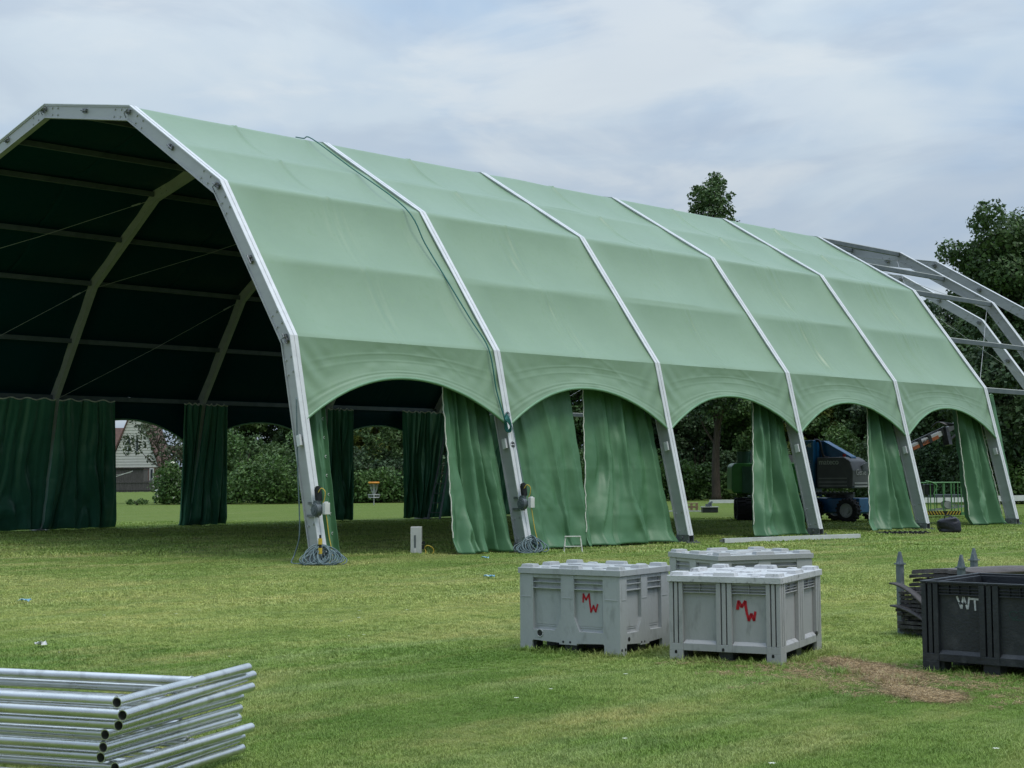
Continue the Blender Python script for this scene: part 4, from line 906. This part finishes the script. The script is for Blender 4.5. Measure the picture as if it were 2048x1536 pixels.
# ladder deep in the tent
ld = empty('step_ladder', (-19.3, 19.5, 0), R(40), 'dark ladder leaning among the curtains at the back of the tent', 'ladder')
q = MB(); T1, T2 = Vector((-.35, 0, 0)), Vector((.25, .5, 3.3))
for o_ in (0, .42): MB().bar(T1+Vector((o_, 0, 0)), T2+Vector((o_*.7, 0, 0)), .03, .07).build('stile', M['alu_dark'], ld)
for k in range(9):
    t = (k+.7)/9.5; a = T1.lerp(T2, t); MB().bar(a, a+Vector((.42*(1-t)+.29*t, 0, 0)), .03, .03).build('rung', M['alu_dark'], ld)
# disc golf basket
bk = empty('disc_golf_basket', at(747, 83.5), R(40), 'disc golf basket with orange top band standing on the grass behind the tent', 'disc golf basket')
MB().cyl((0, 0, 0), (0, 0, 1.32), .03, 10).build('pole', M['alu'], bk)
q = MB(); q.tube([(.28*math.cos(a), .28*math.sin(a), 1.27) for a in np.linspace(0, 6.283, 25)], .045, 8); q.cyl((0, 0, 1.22), (0, 0, 1.32), .29, 24); q.build('top_band', mat('orange_band', (.75, .28, .03), (.85, .36, .05), 20, .5), bk)
q = MB()
for k in range(12): a = k/12*6.283; q.tube([(.26*math.cos(a), .26*math.sin(a), 1.22), (.15*math.cos(a), .15*math.sin(a), .78), (.06*math.cos(a), .06*math.sin(a), .62)], .010, 4)
q.build('chains', M['alu'], bk)
q = MB()
for z, r_ in ((.60, .34), (.42, .30)): q.tube([(r_*math.cos(a), r_*math.sin(a), z) for a in np.linspace(0, 6.283, 25)], .016, 6)
for k in range(20): a = k/20*6.283; q.tube([(.34*math.cos(a), .34*math.sin(a), .60), (.30*math.cos(a), .30*math.sin(a), .42), (0, 0, .42)], .009, 4)
q.build('tray', M['alu'], bk)
# ------------------------------------------------------------------ houses and fence far behind
M['siding'] = mat('cream_siding', (.66, .65, .60), (.72, .71, .66), 1.5, .6)
M['tile'] = mat('brown_red_roof_tiles', (.10, .055, .045), (.16, .085, .066), 2.5, .75, 0, .3, 3, c3=(.07, .05, .045))
M['slate'] = mat('blue_grey_slate', (.05, .055, .085), (.08, .085, .12), 3, .6)
M['brick'] = mat('pink_brown_brick', (.20, .125, .11), (.27, .18, .155), 3, .8)
M['oldwood'] = mat('weathered_dark_wood', (.055, .05, .05), (.12, .11, .11), 4, .85, 0, .3, 20, (6, 6, .3))
M['glass'] = mat('dark_window_glass', (.03, .04, .05), (.06, .07, .08), 2, .15)
def wallbox(mb, x0, x1, y0, y1, z0, z1): mb.box(((x0+x1)/2, (y0+y1)/2, (z0+z1)/2), (x1-x0, y1-y0, z1-z0))
DH = 215.; hp = at(272, DH); hs = empty('gabled_house', hp, R(45.9), 'white-sided gabled house seen through the leftmost opening of the tent', 'house')
k_ = DH/FOC
def hx(u): return (u-272)*k_
def hz_(v): return 1.44+(957-v)*k_
w_ = MB(); w_.prism([(hx(219), hz_(929)), (hx(317), hz_(929)), (hx(303), hz_(893)), (hx(276), hz_(800)), (hx(268), hz_(800)), (hx(239), hz_(880))], lambda x, z, d: Vector((x, d, z)), 0, 9)
wall = w_.build('gable_wall', M['siding'], hs)
q = MB()
for i in range(22):
    z = hz_(929)+.40+i*.42; t = (z-hz_(929))/(hz_(800)-hz_(929)); q.box(((hx(219)+hx(317))/2, -.012, z), ((hx(317)-hx(219))*(1-.9*t)*.93, .03, .045))
q.build('board_edges', mat('siding_shadow_gap', (.30, .29, .26), None), wall)
q = MB(); wallbox(q, hx(219), hx(316), .15, 9, 0, hz_(929)-.003); q.build('brick_wall', M['brick'], hs)
q = MB()
for s, a in ((-1, 219), (1, 317)):
    e, t_ = Vector((hx(a)+s*.2, 0, hz_(932))), Vector((hx(272), 0, hz_(796)))
    q.prism([(e.x, e.z), (t_.x, t_.z), (t_.x, t_.z+.35), (e.x+s*.25, e.z)], lambda x, z, d: Vector((x, d, z)), -.25, 9.3)
q.build('roof', M['tile'], hs)
for u in (258, 274):
    f = MB(); wallbox(f, hx(u-3.4), hx(u+3.4), -.10, -.02, hz_(899), hz_(869)); fr_ = f.build('window', M['white'], hs)
    g_ = MB(); wallbox(g_, hx(u-1.9), hx(u+2.4), -.13, -.105, hz_(897), hz_(870.5)); g_.build('pane', M['glass'], fr_)
f = MB(); wallbox(f, hx(299), hx(307.5), -.02, .12, .3, hz_(931)); fr_ = f.build('window', M['white'], hs)
g_ = MB(); wallbox(g_, hx(301), hx(305.5), -.05, -.025, .8, hz_(933)); g_.build('pane', M['glass'], fr_)
sh_ = empty('wooden_shed', at(252, DH-6), R(45.9), 'grey plank shed against the white gabled house, behind the fence', 'shed')
q = MB()
for i in range(20): wallbox(q, -2.7+.26*i, -2.7+.26*i+.24, 0, .06, 0, 3.2)
q.build('planks', M['oldwood'], sh_); q = MB(); wallbox(q, -2.7, 2.5, .06, 2.5, 0, 3.1); q.build('walls', M['oldwood'], sh_); q = MB(); wallbox(q, -2.8, 2.6, -.15, 2.6, 3.2, 3.32); q.build('flat_roof', M['dark'], sh_)
h2 = empty('tiled_house', at(345, DH+4), R(45.9), 'low brown-tiled house roof showing behind the bushes to the right of the white gable', 'house')
q = MB(); q.prism([(hx(306)-hx(345)+5, hz_(930)), (9, hz_(930)), (8, hz_(884)), (-1.8, hz_(884))], lambda x, z, d: Vector((x, d+(z-hz_(930))*.7, z)), 0, .3); q.build('roof', M['tile'], h2)
q = MB(); wallbox(q, -2.2, 9, .8, 7, 0, hz_(930)); q.build('wall', M['brick'], h2)
f = MB(); wallbox(f, -.2, 1.3, .70, .797, 1.6, 3.1); fr_ = f.build('window', M['white'], h2); g_ = MB(); wallbox(g_, 0, 1.1, .66, .697, 1.75, 2.95); g_.build('pane', M['glass'], fr_)
h3 = empty('tiled_house', at(230, DH+28), R(45.9), 'red-tiled roof rising to the left behind the white gabled house', 'house')
q = MB(); q.prism([(-9, 7), (2.0, 7), (2.0, 10.4), (-8, 10.4)], lambda x, z, d: Vector((x, d+(z-7)*.7, z)), 0, .3); q.build('roof', M['tile'], h3); q = MB(); wallbox(q, -9, 2, .5, 8, 0, 7.2); q.build('wall', M['siding'], h3)
h4 = empty('slate_house', at(585, 150), R(45.9), 'house with blue-grey slate roof just showing over the hedge left of the nearest arch leg', 'house')
q = MB(); q.prism([(-3.2, 5.1), (3.6, 5.1), (2.6, 6.6), (-1.5, 6.6)], lambda x, z, d: Vector((x, d+(z-5)*.6, z)), 0, .3); q.build('roof', M['slate'], h4); q = MB(); wallbox(q, -3, 3.4, .5, 7, 0, 5.1); q.build('wall', M['brick'], h4); q = MB(); wallbox(q, -3.2, 3.6, -.1, .1, 4.92, 5.08); q.build('gutter', M['white'], h4)
h5 = empty('tiled_house', at(1655, 150), R(45.9), 'red roof with a white gable tip just visible above the trees under the fourth arch', 'house')
q = MB(); q.prism([(-4, 7), (6, 7), (4.5, 10.5), (-2.5, 10.5)], lambda x, z, d: Vector((x, d+(z-7)*.6, z)), 0, .3); q.build('roof', M['tile'], h5); q = MB(); wallbox(q, -4, 6, .5, 8, 0, 7.1); q.build('wall', M['siding'], h5); q = MB(); wallbox(q, -.2, .6, -.3, .3, 7.4, 8.3); q.build('dormer', M['white'], h5)
fc = empty('garden_fence', at(262, 196), R(45.9), 'weathered dark vertical plank fence in front of the white gabled house', 'fence')
q = MB()
for i in range(110): q.box((-16+.21*i, 0, .78+rnd.uniform(-.03, .03)), (.19, .03, 1.5))
q.build('planks', M['oldwood'], fc)
q = MB()
for z in (.3, 1.3): q.box((-4.5, -.05, z), (23, .05, .09))
q.build('rail', M['oldwood'], fc)
for i in range(8): MB().box((-15.5+3.1*i, .06, .82), (.12, .10, 1.64)).build('post', M['oldwood'], fc)
lw = empty('clothes_airer', at(240, 185), R(45.9), 'pale rotary clothes line sticking up behind the fence', 'clothes line'); MB().cyl((-1, 0, 0), (-1, 0, 1.9), .04, 6).build('pole', M['white'], lw)
q = MB(); q.bar((-1, 0, 1.9), (1.6, 0, 2.75), .06, .06); q.bar((-1, 0, 1.9), (-2.6, .4, 2.8), .06, .06); q.bar((-1, 0, 2.2), (1.4, 0, 2.55), .02, .03); q.build('arms', M['white'], lw)
# ------------------------------------------------------------------ vegetation
def leafmat(name, a, b, c3, tr=.25):
    m = mat(name, a, b, .55, .55, 0, 0, island=.45, c3=c3, pos=True, spec=.3); t = m.node_tree; bs = t.nodes['Principled BSDF']
    ts = t.nodes.new('ShaderNodeBsdfTranslucent'); src = bs.inputs['Base Color'].links[0].from_socket; t.links.new(src, ts.inputs[0])
    ms = t.nodes.new('ShaderNodeMixShader'); ms.inputs[0].default_value = tr; t.links.new(bs.outputs[0], ms.inputs[1]); t.links.new(ts.outputs[0], ms.inputs[2]); t.links.new(ms.outputs[0], t.nodes['Material Output'].inputs[0]); return m
LM = {'oak': leafmat('oak_leaves', (.052, .105, .034), (.095, .16, .05), (.14, .20, .065)),
      'dark': leafmat('dark_leaves', (.034, .07, .031), (.06, .105, .04), (.085, .13, .048)),
      'yellow': leafmat('yellow_green_leaves', (.13, .18, .034), (.22, .245, .055), (.09, .14, .032)),
      'mid': leafmat('hedge_leaves', (.065, .135, .038), (.105, .185, .05), (.145, .21, .068)),
      'grey': leafmat('greyish_leaves', (.06, .085, .045), (.10, .125, .07), (.05, .07, .03))}
M['bark'] = mat('brown_bark', (.045, .035, .028), (.085, .066, .05), 5, .9, 0, .5, 12, (3, 3, .6))
M['flower'] = mat('white_blossom', (.55, .55, .45), (.65, .66, .55), 9, .6)
def leaves(centres, radii, n, size, seed, up=.35, shell=.55):
    g_ = np.random.default_rng(seed); c = np.array(centres); r = np.array(radii); wgt = (r.prod(axis=1))**(.62); wgt /= wgt.sum()
    k = g_.choice(len(c), n, p=wgt); d = g_.standard_normal((n, 3)); d /= np.linalg.norm(d, axis=1)[:, None]
    rad = (shell+(1.08-shell)*g_.random(n)**.6); rad = np.where(g_.random(n) < .06, rad*1.18, rad)
    pos = c[k]+d*r[k]*rad[:, None]; nr = d+g_.standard_normal((n, 3))*.75; nr[:, 2] += up; nr /= np.linalg.norm(nr, axis=1)[:, None]
    t1 = np.cross(nr, g_.standard_normal((n, 3))); t1 /= np.linalg.norm(t1, axis=1)[:, None]; t2 = np.cross(nr, t1); s = size*(.55+.9*g_.random(n))[:, None]
    V = np.stack([pos-t1*s*.5, pos+t2*s*.32-nr*s*.08, pos+t1*s*.55, pos-t2*s*.32-nr*s*.08], 1).reshape(-1, 3)
    keep = V.reshape(-1, 4, 3)[:, :, 2].min(axis=1) > .01; V = V.reshape(-1, 4, 3)[keep].reshape(-1, 3)
    return V
def quads(name, V, m, parent):
    n = len(V)//4; me = bpy.data.meshes.new(name); me.vertices.add(len(V)); me.vertices.foreach_set('co', V.ravel().astype(np.float32))
    me.loops.add(len(V)); me.loops.foreach_set('vertex_index', np.arange(len(V), dtype=np.int32)); me.polygons.add(n); me.polygons.foreach_set('loop_start', np.arange(0, len(V), 4, dtype=np.int32))
    me.polygons.foreach_set('loop_total', np.full(n, 4, np.int32)); me.update(calc_edges=True); me.materials.append(m)
    o = bpy.data.objects.new(name, me); C.objects.link(o); o.parent = parent; return o
def tree(loc_, label, h, cr, trunk_r, m, seed, n, size, base=.28, group='trees behind the tent', nb=15, name='tree', lean=0., sparse=False, zr=1.0):
    rr = random.Random(seed); root = empty(name, loc_, rr.uniform(0, 6), label, 'tree', group)
    tb = MB(); top = Vector((lean, rr.uniform(-.3, .3), h*.86)); pts = [Vector((0, 0, -.1)), Vector((lean*.15, 0, h*.2)), Vector((lean*.4+rr.uniform(-.2, .2), rr.uniform(-.2, .2), h*.45)), top*.8, top]
    sp = smooth_path(pts, 4); tb.tube(sp, 0, 9, rr=[trunk_r*(1.25 if i == 0 else 1)*(1-.88*i/(len(sp)-1)) for i in range(len(sp))]); trunk = tb.build('trunk', M['bark'], root, True)
    cs, rs = [], []; lb = MB(); zc = h*(base+(1-base)/2); hh = h*(1-base)/2
    for i in range(nb):
        a = i*2.399+rr.uniform(-.4, .4); t = (i+.5)/nb; zq = -1+2*t; w0 = math.sqrt(max(.06, 1-zq*zq*.85))*rr.uniform(.45, .85)
        c = Vector((lean*t+math.cos(a)*cr*w0, math.sin(a)*cr*w0, zc+zq*hh*.86*zr)); q = rr.uniform(.22, .40)*cr
        s0 = sp[min(len(sp)-2, int(len(sp)*min(.9, max(.25, (c.z/h)*.72))))]
        mid = s0.lerp(c, .5)+Vector((0, 0, -.08*cr)); lp = smooth_path([s0, mid, c], 3); lb.tube(lp, 0, 5, rr=[trunk_r*.36*(1-.8*j/(len(lp)-1)) for j in range(len(lp))])
        cs.append(c); rs.append((q*1.15, q*1.15, q*.8))
        for j in range(4):
            o_ = Vector((rr.uniform(-1, 1), rr.uniform(-1, 1), rr.uniform(-.8, .9)))*q*1.05; cs.append(c+o_); f = rr.uniform(.34, .62); rs.append((q*f, q*f, q*f*.8))
    if not sparse:
        for i in range(5): cs.append(Vector((lean*.5, 0, zc+(i-2)*hh*.36))); rs.append((cr*.42, cr*.42, hh*.3))
    lb.build('limbs', M['bark'], trunk, True)
    V = leaves([tuple(c) for c in cs], rs, n, size, seed, .35, .55 if sparse else .32); quads('crown', V, m, root); return root
def shrub(loc_, label, wd, dp, h, m, seed, n, size, group='shrubs along the edge of the field', name='shrub', flowers=0, rz=R(45.9), lump=9):
    rr = random.Random(seed); root = empty(name, loc_, rz, label, 'shrub', group); cs, rs = [], []
    for i in range(lump):
        x = rr.uniform(-.5, .5)*wd; y = rr.uniform(-.5, .5)*dp; hh = h*rr.uniform(.55, 1)*(1-.5*abs(x/wd)); q = rr.uniform(.16, .26)*wd
        for z in (hh*.25, hh*.55, hh-q*.5): cs.append((x+rr.uniform(-.2, .2), y, z)); rs.append((q, q*.9, max(q*.75, hh*.22)))
        for j in range(3): cs.append((x+rr.uniform(-.8, .8)*q, y+rr.uniform(-.8, .8)*q, hh+rr.uniform(-.25, .12)*q)); f = rr.uniform(.2, .42); rs.append((q*f, q*f, q*f))
    V = leaves(cs, rs, n, size, seed, .3, .6); quads('foliage', V, m, root)
    st_ = MB()
    for i in range(5): a = rr.uniform(0, 6); st_.tube([(0, 0, -.05), (math.cos(a)*wd*.12, math.sin(a)*dp*.12, h*.3), (math.cos(a)*wd*.25, math.sin(a)*dp*.25, h*.7)], .04, 5, rr=[.06, .045, .02])
    st_.build('stems', M['bark'], root)
    if flowers:
        W = leaves(cs, [(a*1.05, b_*1.05, c_*1.05) for a, b_, c_ in rs], flowers, .22, seed+5, .3, .9); quads('blossom', W, M['flower'], root)
    return root
GT = 'trees behind the tent'
# left openings
tree(at(336, 96), 'thin-leaved leaning tree in front of the white gabled house', 6.8, 2.4, .13, LM['grey'], 21, 3000, .2, base=.32, nb=13, lean=-1.2, sparse=True)
shrub(at(338, 91), 'rounded shrub with white blossom beside the fence', 3.1, 2.2, 2.5, LM['mid'], 22, 8000, .16, flowers=130, name='flowering_shrub')
shrub(at(275, 89), 'tiny leafy sapling clump on the grass before the plank fence', 1.0, .7, .42, LM['mid'], 23, 500, .12, lump=5)
SH = [(468, 93, 4.6, 3.0, 4.6, 'mid'), (530, 91, 4.4, 3.0, 3.0, 'mid'), (575, 94, 4.0, 3.0, 3.4, 'oak'), (500, 97, 4.5, 3, 5.2, 'oak'), (610, 95, 4.6, 3, 4.4, 'mid'), (655, 93, 4.5, 3, 4.4, 'dark'),
      (712, 93, 3.6, 2.6, 3.4, 'dark'), (765, 92, 3.6, 2.4, 2.3, 'mid'), (810, 93, 4.0, 2.6, 3.2, 'dark'), (742, 96, 4.4, 3, 4.0, 'dark'), (868, 93, 4, 2.6, 3.6, 'dark'), (935, 93, 4.5, 2.6, 3.6, 'mid'), (1010, 93, 4.5, 3, 3.4, 'dark'), (1085, 92, 4.5, 3, 3.6, 'mid'), (1160, 90, 4.2, 3, 3.4, 'mid'),
      (1235, 93, 4.2, 3, 3.6, 'dark'), (1300, 92, 4.2, 3, 3.2, 'mid'), (1362, 93, 3.8, 2.6, 2.5, 'mid'), (1395, 98, 3.8, 3, 4.2, 'dark'), (1478, 94, 3.4, 2.6, 2.7, 'mid'), (1545, 92, 4.2, 2.8, 3.6, 'dark'), (1610, 90, 3.8, 2.8, 3.8, 'mid'), (1668, 92, 4.0, 2.8, 4.4, 'mid'), (1725, 88, 4.0, 2.8, 4.2, 'oak'),
      (1790, 86, 4.2, 2.8, 4.0, 'dark'), (1850, 84, 4.2, 2.8, 3.8, 'dark'), (1905, 84, 3.8, 2.8, 3.6, 'mid'), (1960, 80, 3.6, 2.8, 3.8, 'dark'), (2010, 76, 3.6, 2.8, 3.2, 'dark'), (2060, 74, 3.6, 2.8, 3.6, 'mid'), (2115, 74, 3.8, 2.8, 3.6, 'dark')]
wh = {'mid': 'mid green bushy shrub', 'oak': 'fresh green tall shrub', 'dark': 'dark green dense shrub'}
def where(u):
    if u in (868, 1085, 2010): return {868: 'behind the far ladder curtain', 1085: 'deeper behind the second arch curtains', 2010: 'at the foot of the right edge trees'}[u]
    for a, b, t in ((0, 500, 'just right of the opening with the white house'), (500, 600, 'seen left of the nearest arch leg'), (600, 690, 'partly hidden by the nearest arch leg'), (690, 745, 'left of the disc golf basket'), (745, 790, 'right behind the disc golf basket'), (790, 900, 'right of the disc golf basket'), (900, 1140, 'hidden behind the second arch curtains'), (1140, 1200, 'in the gap between two wide green curtains'),
                    (1200, 1340, 'behind the wide third curtain'), (1340, 1410, 'left of the brown tree trunk'), (1410, 1520, 'right of the brown tree trunk behind the green machine'), (1520, 1640, 'behind the fourth arch leg'), (1640, 1700, 'behind the blue machine'), (1700, 1760, 'right of the blue machine'), (1760, 1830, 'behind the fifth arch leg'), (1830, 1880, 'behind the green work platform'), (1880, 1940, 'right of the green work platform'), (1940, 2030, 'behind the sixth arch leg'), (2030, 2200, 'at the far right edge')):
        if a <= u < b: return t
for i, (u, d, a, b, h, k) in enumerate(SH):
    shrub(at(u, d), '%s %s, %s' % ('set-back' if i in (3, 9, 18) else 'low front-row', wh[k], where(u)), a, b, h, LM[k], 100+i, 6200, .20 if d > 85 else .17)
T = [(455, 104, 9.0, 3.2, 'oak'), (560, 106, 9.0, 3.2, 'dark'), (665, 104, 9, 3.2, 'oak'), (722, 101, 7.6, 2.9, 'yellow'), (775, 102, 8.2, 3.0, 'yellow'), (845, 101, 8.2, 3.0, 'oak'), (950, 103, 9, 3.4, 'dark'), (1070, 103, 9, 3.4, 'oak'), (1160, 101, 9.5, 3.2, 'oak'), (1265, 103, 9, 3.4, 'dark'), (1350, 100, 8.4, 2.8, 'dark'),
     (1395, 106, 9.5, 3.2, 'mid'), (1490, 100, 8.8, 3.0, 'mid'), (1570, 101, 8.8, 3.2, 'dark'), (1625, 99, 6.6, 2.8, 'yellow'), (1690, 98, 8.0, 2.8, 'mid'), (1745, 96, 9.0, 3.0, 'oak'), (1800, 94, 9.5, 3.2, 'dark'), (1835, 97, 11.2, 2.8, 'dark'), (1866, 92, 11.4, 3.0, 'oak'), (1904, 97, 13.2, 3.2, 'dark')]
for i, (u, d, h, c, k) in enumerate(T):
    kn = {'oak': 'oak-green', 'dark': 'very dark green', 'yellow': 'yellowish green', 'mid': 'fresh mid green'}[k]
    tree(at(u, d), '%s tree, %s' % (kn, where(u).replace('hidden', 'standing')), h, c, .18, LM[k], 200+i, 20000, .24, base=.12, nb=14)
tree(at(1430, 90.6), 'brown-trunked tree beside the green machine, its bare stem showing under the tent edge', 13.0, 4.3, .30, LM['dark'], 300, 13000, .24, base=.40, nb=14, zr=.9)
tree(at(757, 96), 'two-stemmed pale thin tree right of the disc golf basket', 5.5, 1.8, .06, LM['oak'], 301, 2500, .2, base=.35, nb=8, sparse=True)
tree(at(1420, 112), 'tall tree whose leafy top shows above the tent roof', 24.9, 2.3, .38, LM['oak'], 302, 15000, .24, base=.45, nb=44, lean=.3, sparse=True)
tree(at(2062, 80), 'tallest dark tree at the right photo edge', 15.9, 4.0, .42, LM['oak'], 303, 60000, .22, base=.10, nb=30)
tree(at(1998, 87), 'broad tree to the left of the tallest right edge tree', 14.2, 3.7, .38, LM['oak'], 304, 52000, .22, base=.08, nb=26)
tree(at(1962, 95), 'tree just beyond the bare arches with its crown spreading leftwards', 12.8, 3.2, .34, LM['dark'], 305, 38000, .22, base=.08, nb=22)
tree(at(2120, 84), 'large dark tree reaching in from outside the right edge', 16.5, 4.2, .4, LM['dark'], 306, 30000, .26, base=.08, nb=22)
tree(at(2010, 74), 'lower leafy tree behind the sixth arch leg', 8.8, 3.2, .26, LM['dark'], 307, 17000, .24, base=.06, nb=16)
# ------------------------------------------------------------------ grass blades
def tuft(seed, nb, h, wd, spread, name):
    g_ = random.Random(seed); V = []; F = []
    for i in range(nb):
        a = g_.uniform(0, 6.283); r_ = spread*math.sqrt(g_.random()); x, y = r_*math.cos(a), r_*math.sin(a); d = g_.uniform(0, 6.283); l_ = g_.uniform(.25, .95)*h; hh = h*g_.uniform(.5, 1.1); q = wd*g_.uniform(.7, 1.3)
        px, py = -math.sin(d)*q/2, math.cos(d)*q/2; dx, dy = math.cos(d), math.sin(d); o = len(V)
        for t, k in ((0, 1.), (.5, .85), (1., .0)):
            bx, by, bz = x+dx*l_*t*t*.8, y+dy*l_*t*t*.8, hh*(t-.22*t*t)
            if k: V += [(bx-px*k, by-py*k, bz), (bx+px*k, by+py*k, bz)]
            else: V += [(bx, by, bz)]
        F += [(o, o+1, o+3, o+2), (o+2, o+3, o+4)]
    me = bpy.data.meshes.new(name); me.from_pydata(V, [], F); me.materials.append(M['blade']); me.update(); return me
def scatter(name, label, P, scl, src_mesh, seed):
    me = bpy.data.meshes.new(name); me.vertices.add(len(P)); me.vertices.foreach_set('co', P.astype(np.float32).ravel())
    at_ = me.attributes.new('sc', 'FLOAT', 'POINT'); at_.data.foreach_set('value', scl.astype(np.float32))
    ar = me.attributes.new('rz', 'FLOAT', 'POINT'); ar.data.foreach_set('value', (np.random.default_rng(seed).random(len(P))*6.283).astype(np.float32)); me.update()
    o = bpy.data.objects.new(name, me); C.objects.link(o); tag(o, label, None, None, 'stuff')
    src = bpy.data.objects.new(name+'_source', src_mesh)
    ng = bpy.data.node_groups.new(name, 'GeometryNodeTree'); ng.interface.new_socket('Geometry', in_out='INPUT', socket_type='NodeSocketGeometry'); ng.interface.new_socket('Geometry', in_out='OUTPUT', socket_type='NodeSocketGeometry')
    n = ng.nodes.new; l = ng.links.new; gi, go = n('NodeGroupInput'), n('NodeGroupOutput'); mp = n('GeometryNodeMeshToPoints'); l(gi.outputs[0], mp.inputs[0])
    ip = n('GeometryNodeInstanceOnPoints'); l(mp.outputs[0], ip.inputs[0]); oi = n('GeometryNodeObjectInfo'); oi.inputs[0].default_value = src; l(oi.outputs['Geometry'], ip.inputs['Instance'])
    a1, a2 = n('GeometryNodeInputNamedAttribute'), n('GeometryNodeInputNamedAttribute')
    for a, nm in ((a1, 'sc'), (a2, 'rz')): a.data_type = 'FLOAT'; a.inputs[0].default_value = nm
    cx = n('ShaderNodeCombineXYZ'); l(a2.outputs[0], cx.inputs[2]); l(cx.outputs[0], ip.inputs['Rotation']); l(a1.outputs[0], ip.inputs['Scale']); l(ip.outputs[0], go.inputs[0])
    md = o.modifiers.new('scatter', 'NODES'); md.node_group = ng; return o
g_ = np.random.default_rng(4)
fv = np.array([math.sin(YAW), math.cos(YAW)]); rv = np.array([Rt.x, Rt.y]); cv = np.array([CAM.x, CAM.y])
def region(d0, d1, dens):
    A = .5*.84*(d1**2-d0**2); n_ = int(A*dens); d = np.sqrt(g_.random(n_)*(d1**2-d0**2)+d0**2); s = (g_.random(n_)-.5)*.84*d
    return cv+fv*d[:, None]+rv*s[:, None], d
parts = []
for j, (d0, d1, dens, mesh, s0) in enumerate(((6.2, 11, 1050, tuft(1, 15, .028, .0040, .042, 'tuft_a'), 1.), (11, 17, 560, tuft(2, 15, .029, .0060, .05, 'tuft_b'), 1.05), (17, 28, 190, tuft(3, 15, .033, .009, .07, 'tuft_c'), 1.1), (28, 52, 22, tuft(4, 14, .05, .02, .14, 'tuft_d'), 1.2))):
    P, d = region(d0, d1, dens); pn = np.array([in_patch(x, y) for x, y in P]) if d0 < 17 else np.full(len(P), 9.)
    kp = g_.random(len(P)) < np.clip(.10+.75*pn**1.5*(.7+.6*np.sin(P[:, 0]*13)*np.sin(P[:, 1]*11)), 0, 1)*np.where(pn > 2, 9, 1); P = P[kp]; pn = pn[kp]
    lowf = .75+.35*np.sin(P[:, 0]*1.9+np.sin(P[:, 1]*1.3))*np.sin(P[:, 1]*1.6+1)+.25*g_.random(len(P)); sc = s0*lowf*np.where(pn < 1.3, .55, 1)
    scatter('grass', ['nearest', 'middle', 'farther', 'farthest'][j]+' band of short mown grass blades', np.c_[P, np.full(len(P), .0)], sc, mesh, j)
# taller unmown tufts round the crates and the leg feet
Q = []
def edge(a, b, n_, w0): 
    for _ in range(n_): t = rnd.random(); Q.append((a[0]*(1-t)+b[0]*t+rnd.gauss(0, w0), a[1]*(1-t)+b[1]*t+rnd.gauss(0, w0)))
edge((11.64, -6.66), (12.63, -6.49), 90, .05); edge((12.66, -6.40), (12.5, -5.65), 70, .05); edge((13.0, -6.33), (13.9, -6.07), 90, .05); edge((13.93, -6.0), (13.53, -4.87), 90, .06); edge((14.8, -5.62), (15.8, -5.5), 80, .05); edge((13.9, -5.2), (14.35, -5.5), 50, .12); edge((14.75, -6.05), (15.15, -6.35), 60, .07); edge((14.3, -5.95), (14.5, -6.15), 40, .07); edge((14.0, -6.9), (15.2, -7.4), 50, .2); edge((13.3, -3.55), (14.1, -3.7), 60, .06)
for (x, y) in ((.1, 0), (.1, 5), (.1, 10), (.1, 15), (-1.1, 3.0), (.7, 5.5)): edge((x-.3, y-.2), (x+.3, y+.2), 16, .12)
Q = np.array(Q); scatter('tall_grass', 'taller grass tufts left unmown round the crates', np.c_[Q, np.zeros(len(Q))], .5+.8*g_.random(len(Q)), tuft(9, 9, .085, .005, .035, 'tuft_tall'), 9)
# daisies and straw
dm = MB()
for k in range(6): a = k/6*6.283; dm.add([(0, 0, .045), (.011*math.cos(a-.4), .011*math.sin(a-.4), .047), (.015*math.cos(a), .015*math.sin(a), .046), (.011*math.cos(a+.4), .011*math.sin(a+.4), .047)], [(0, 1, 2, 3)])
dme = bpy.data.meshes.new('daisy'); dme.from_pydata(dm.v, [], dm.f); dme.materials.append(mat('daisy_white', (.6, .62, .5), (.7, .72, .6), 50, .6)); dme.update()
P, d = region(6.5, 16, .8); P = P[(np.sin(P[:, 0]*1.7)*np.cos(P[:, 1]*1.2) > .0)]
scatter('daisies', 'tiny white daisies dotted in the foreground grass', np.c_[P, np.zeros(len(P))], .7+.7*g_.random(len(P)), dme, 21)
sm_ = MB(); rr = random.Random(3)
for k in range(22):
    a = rr.uniform(0, 6.283); l_ = rr.uniform(.02, .05); x, y = rr.gauss(0, .03), rr.gauss(0, .03); z = rr.uniform(.004, .016)
    sm_.bar((x, y, z), (x+l_*math.cos(a), y+l_*math.sin(a), z+rr.uniform(-.004, .008)), .0028, .0018)
sme = bpy.data.meshes.new('straw'); sme.from_pydata(sm_.v, [], sm_.f); sme.materials.append(mat('dry_straw', (.34, .24, .12), (.46, .35, .2), 60, .8, island=.4)); sme.update()
X = []
for _ in range(330): X.append((14.8+rnd.gauss(0, .75), -6.1+rnd.gauss(0, .42)))
while len(X) < 1700:
    x, y = rnd.uniform(13.8, 15.8), rnd.uniform(-7.2, -5.2)
    d_ = in_patch(x, y, 1.15)+.9*math.sin(x*9+2*math.sin(y*7))*math.sin(y*8)*.5
    if d_ < 1 and rnd.random() > d_*.85: X.append((x, y))
X = np.array(X); scatter('straw', 'dry cut straw lying over the bare brown patch', np.c_[X, np.zeros(len(X))], .7+.6*g_.random(len(X)), sme, 33)
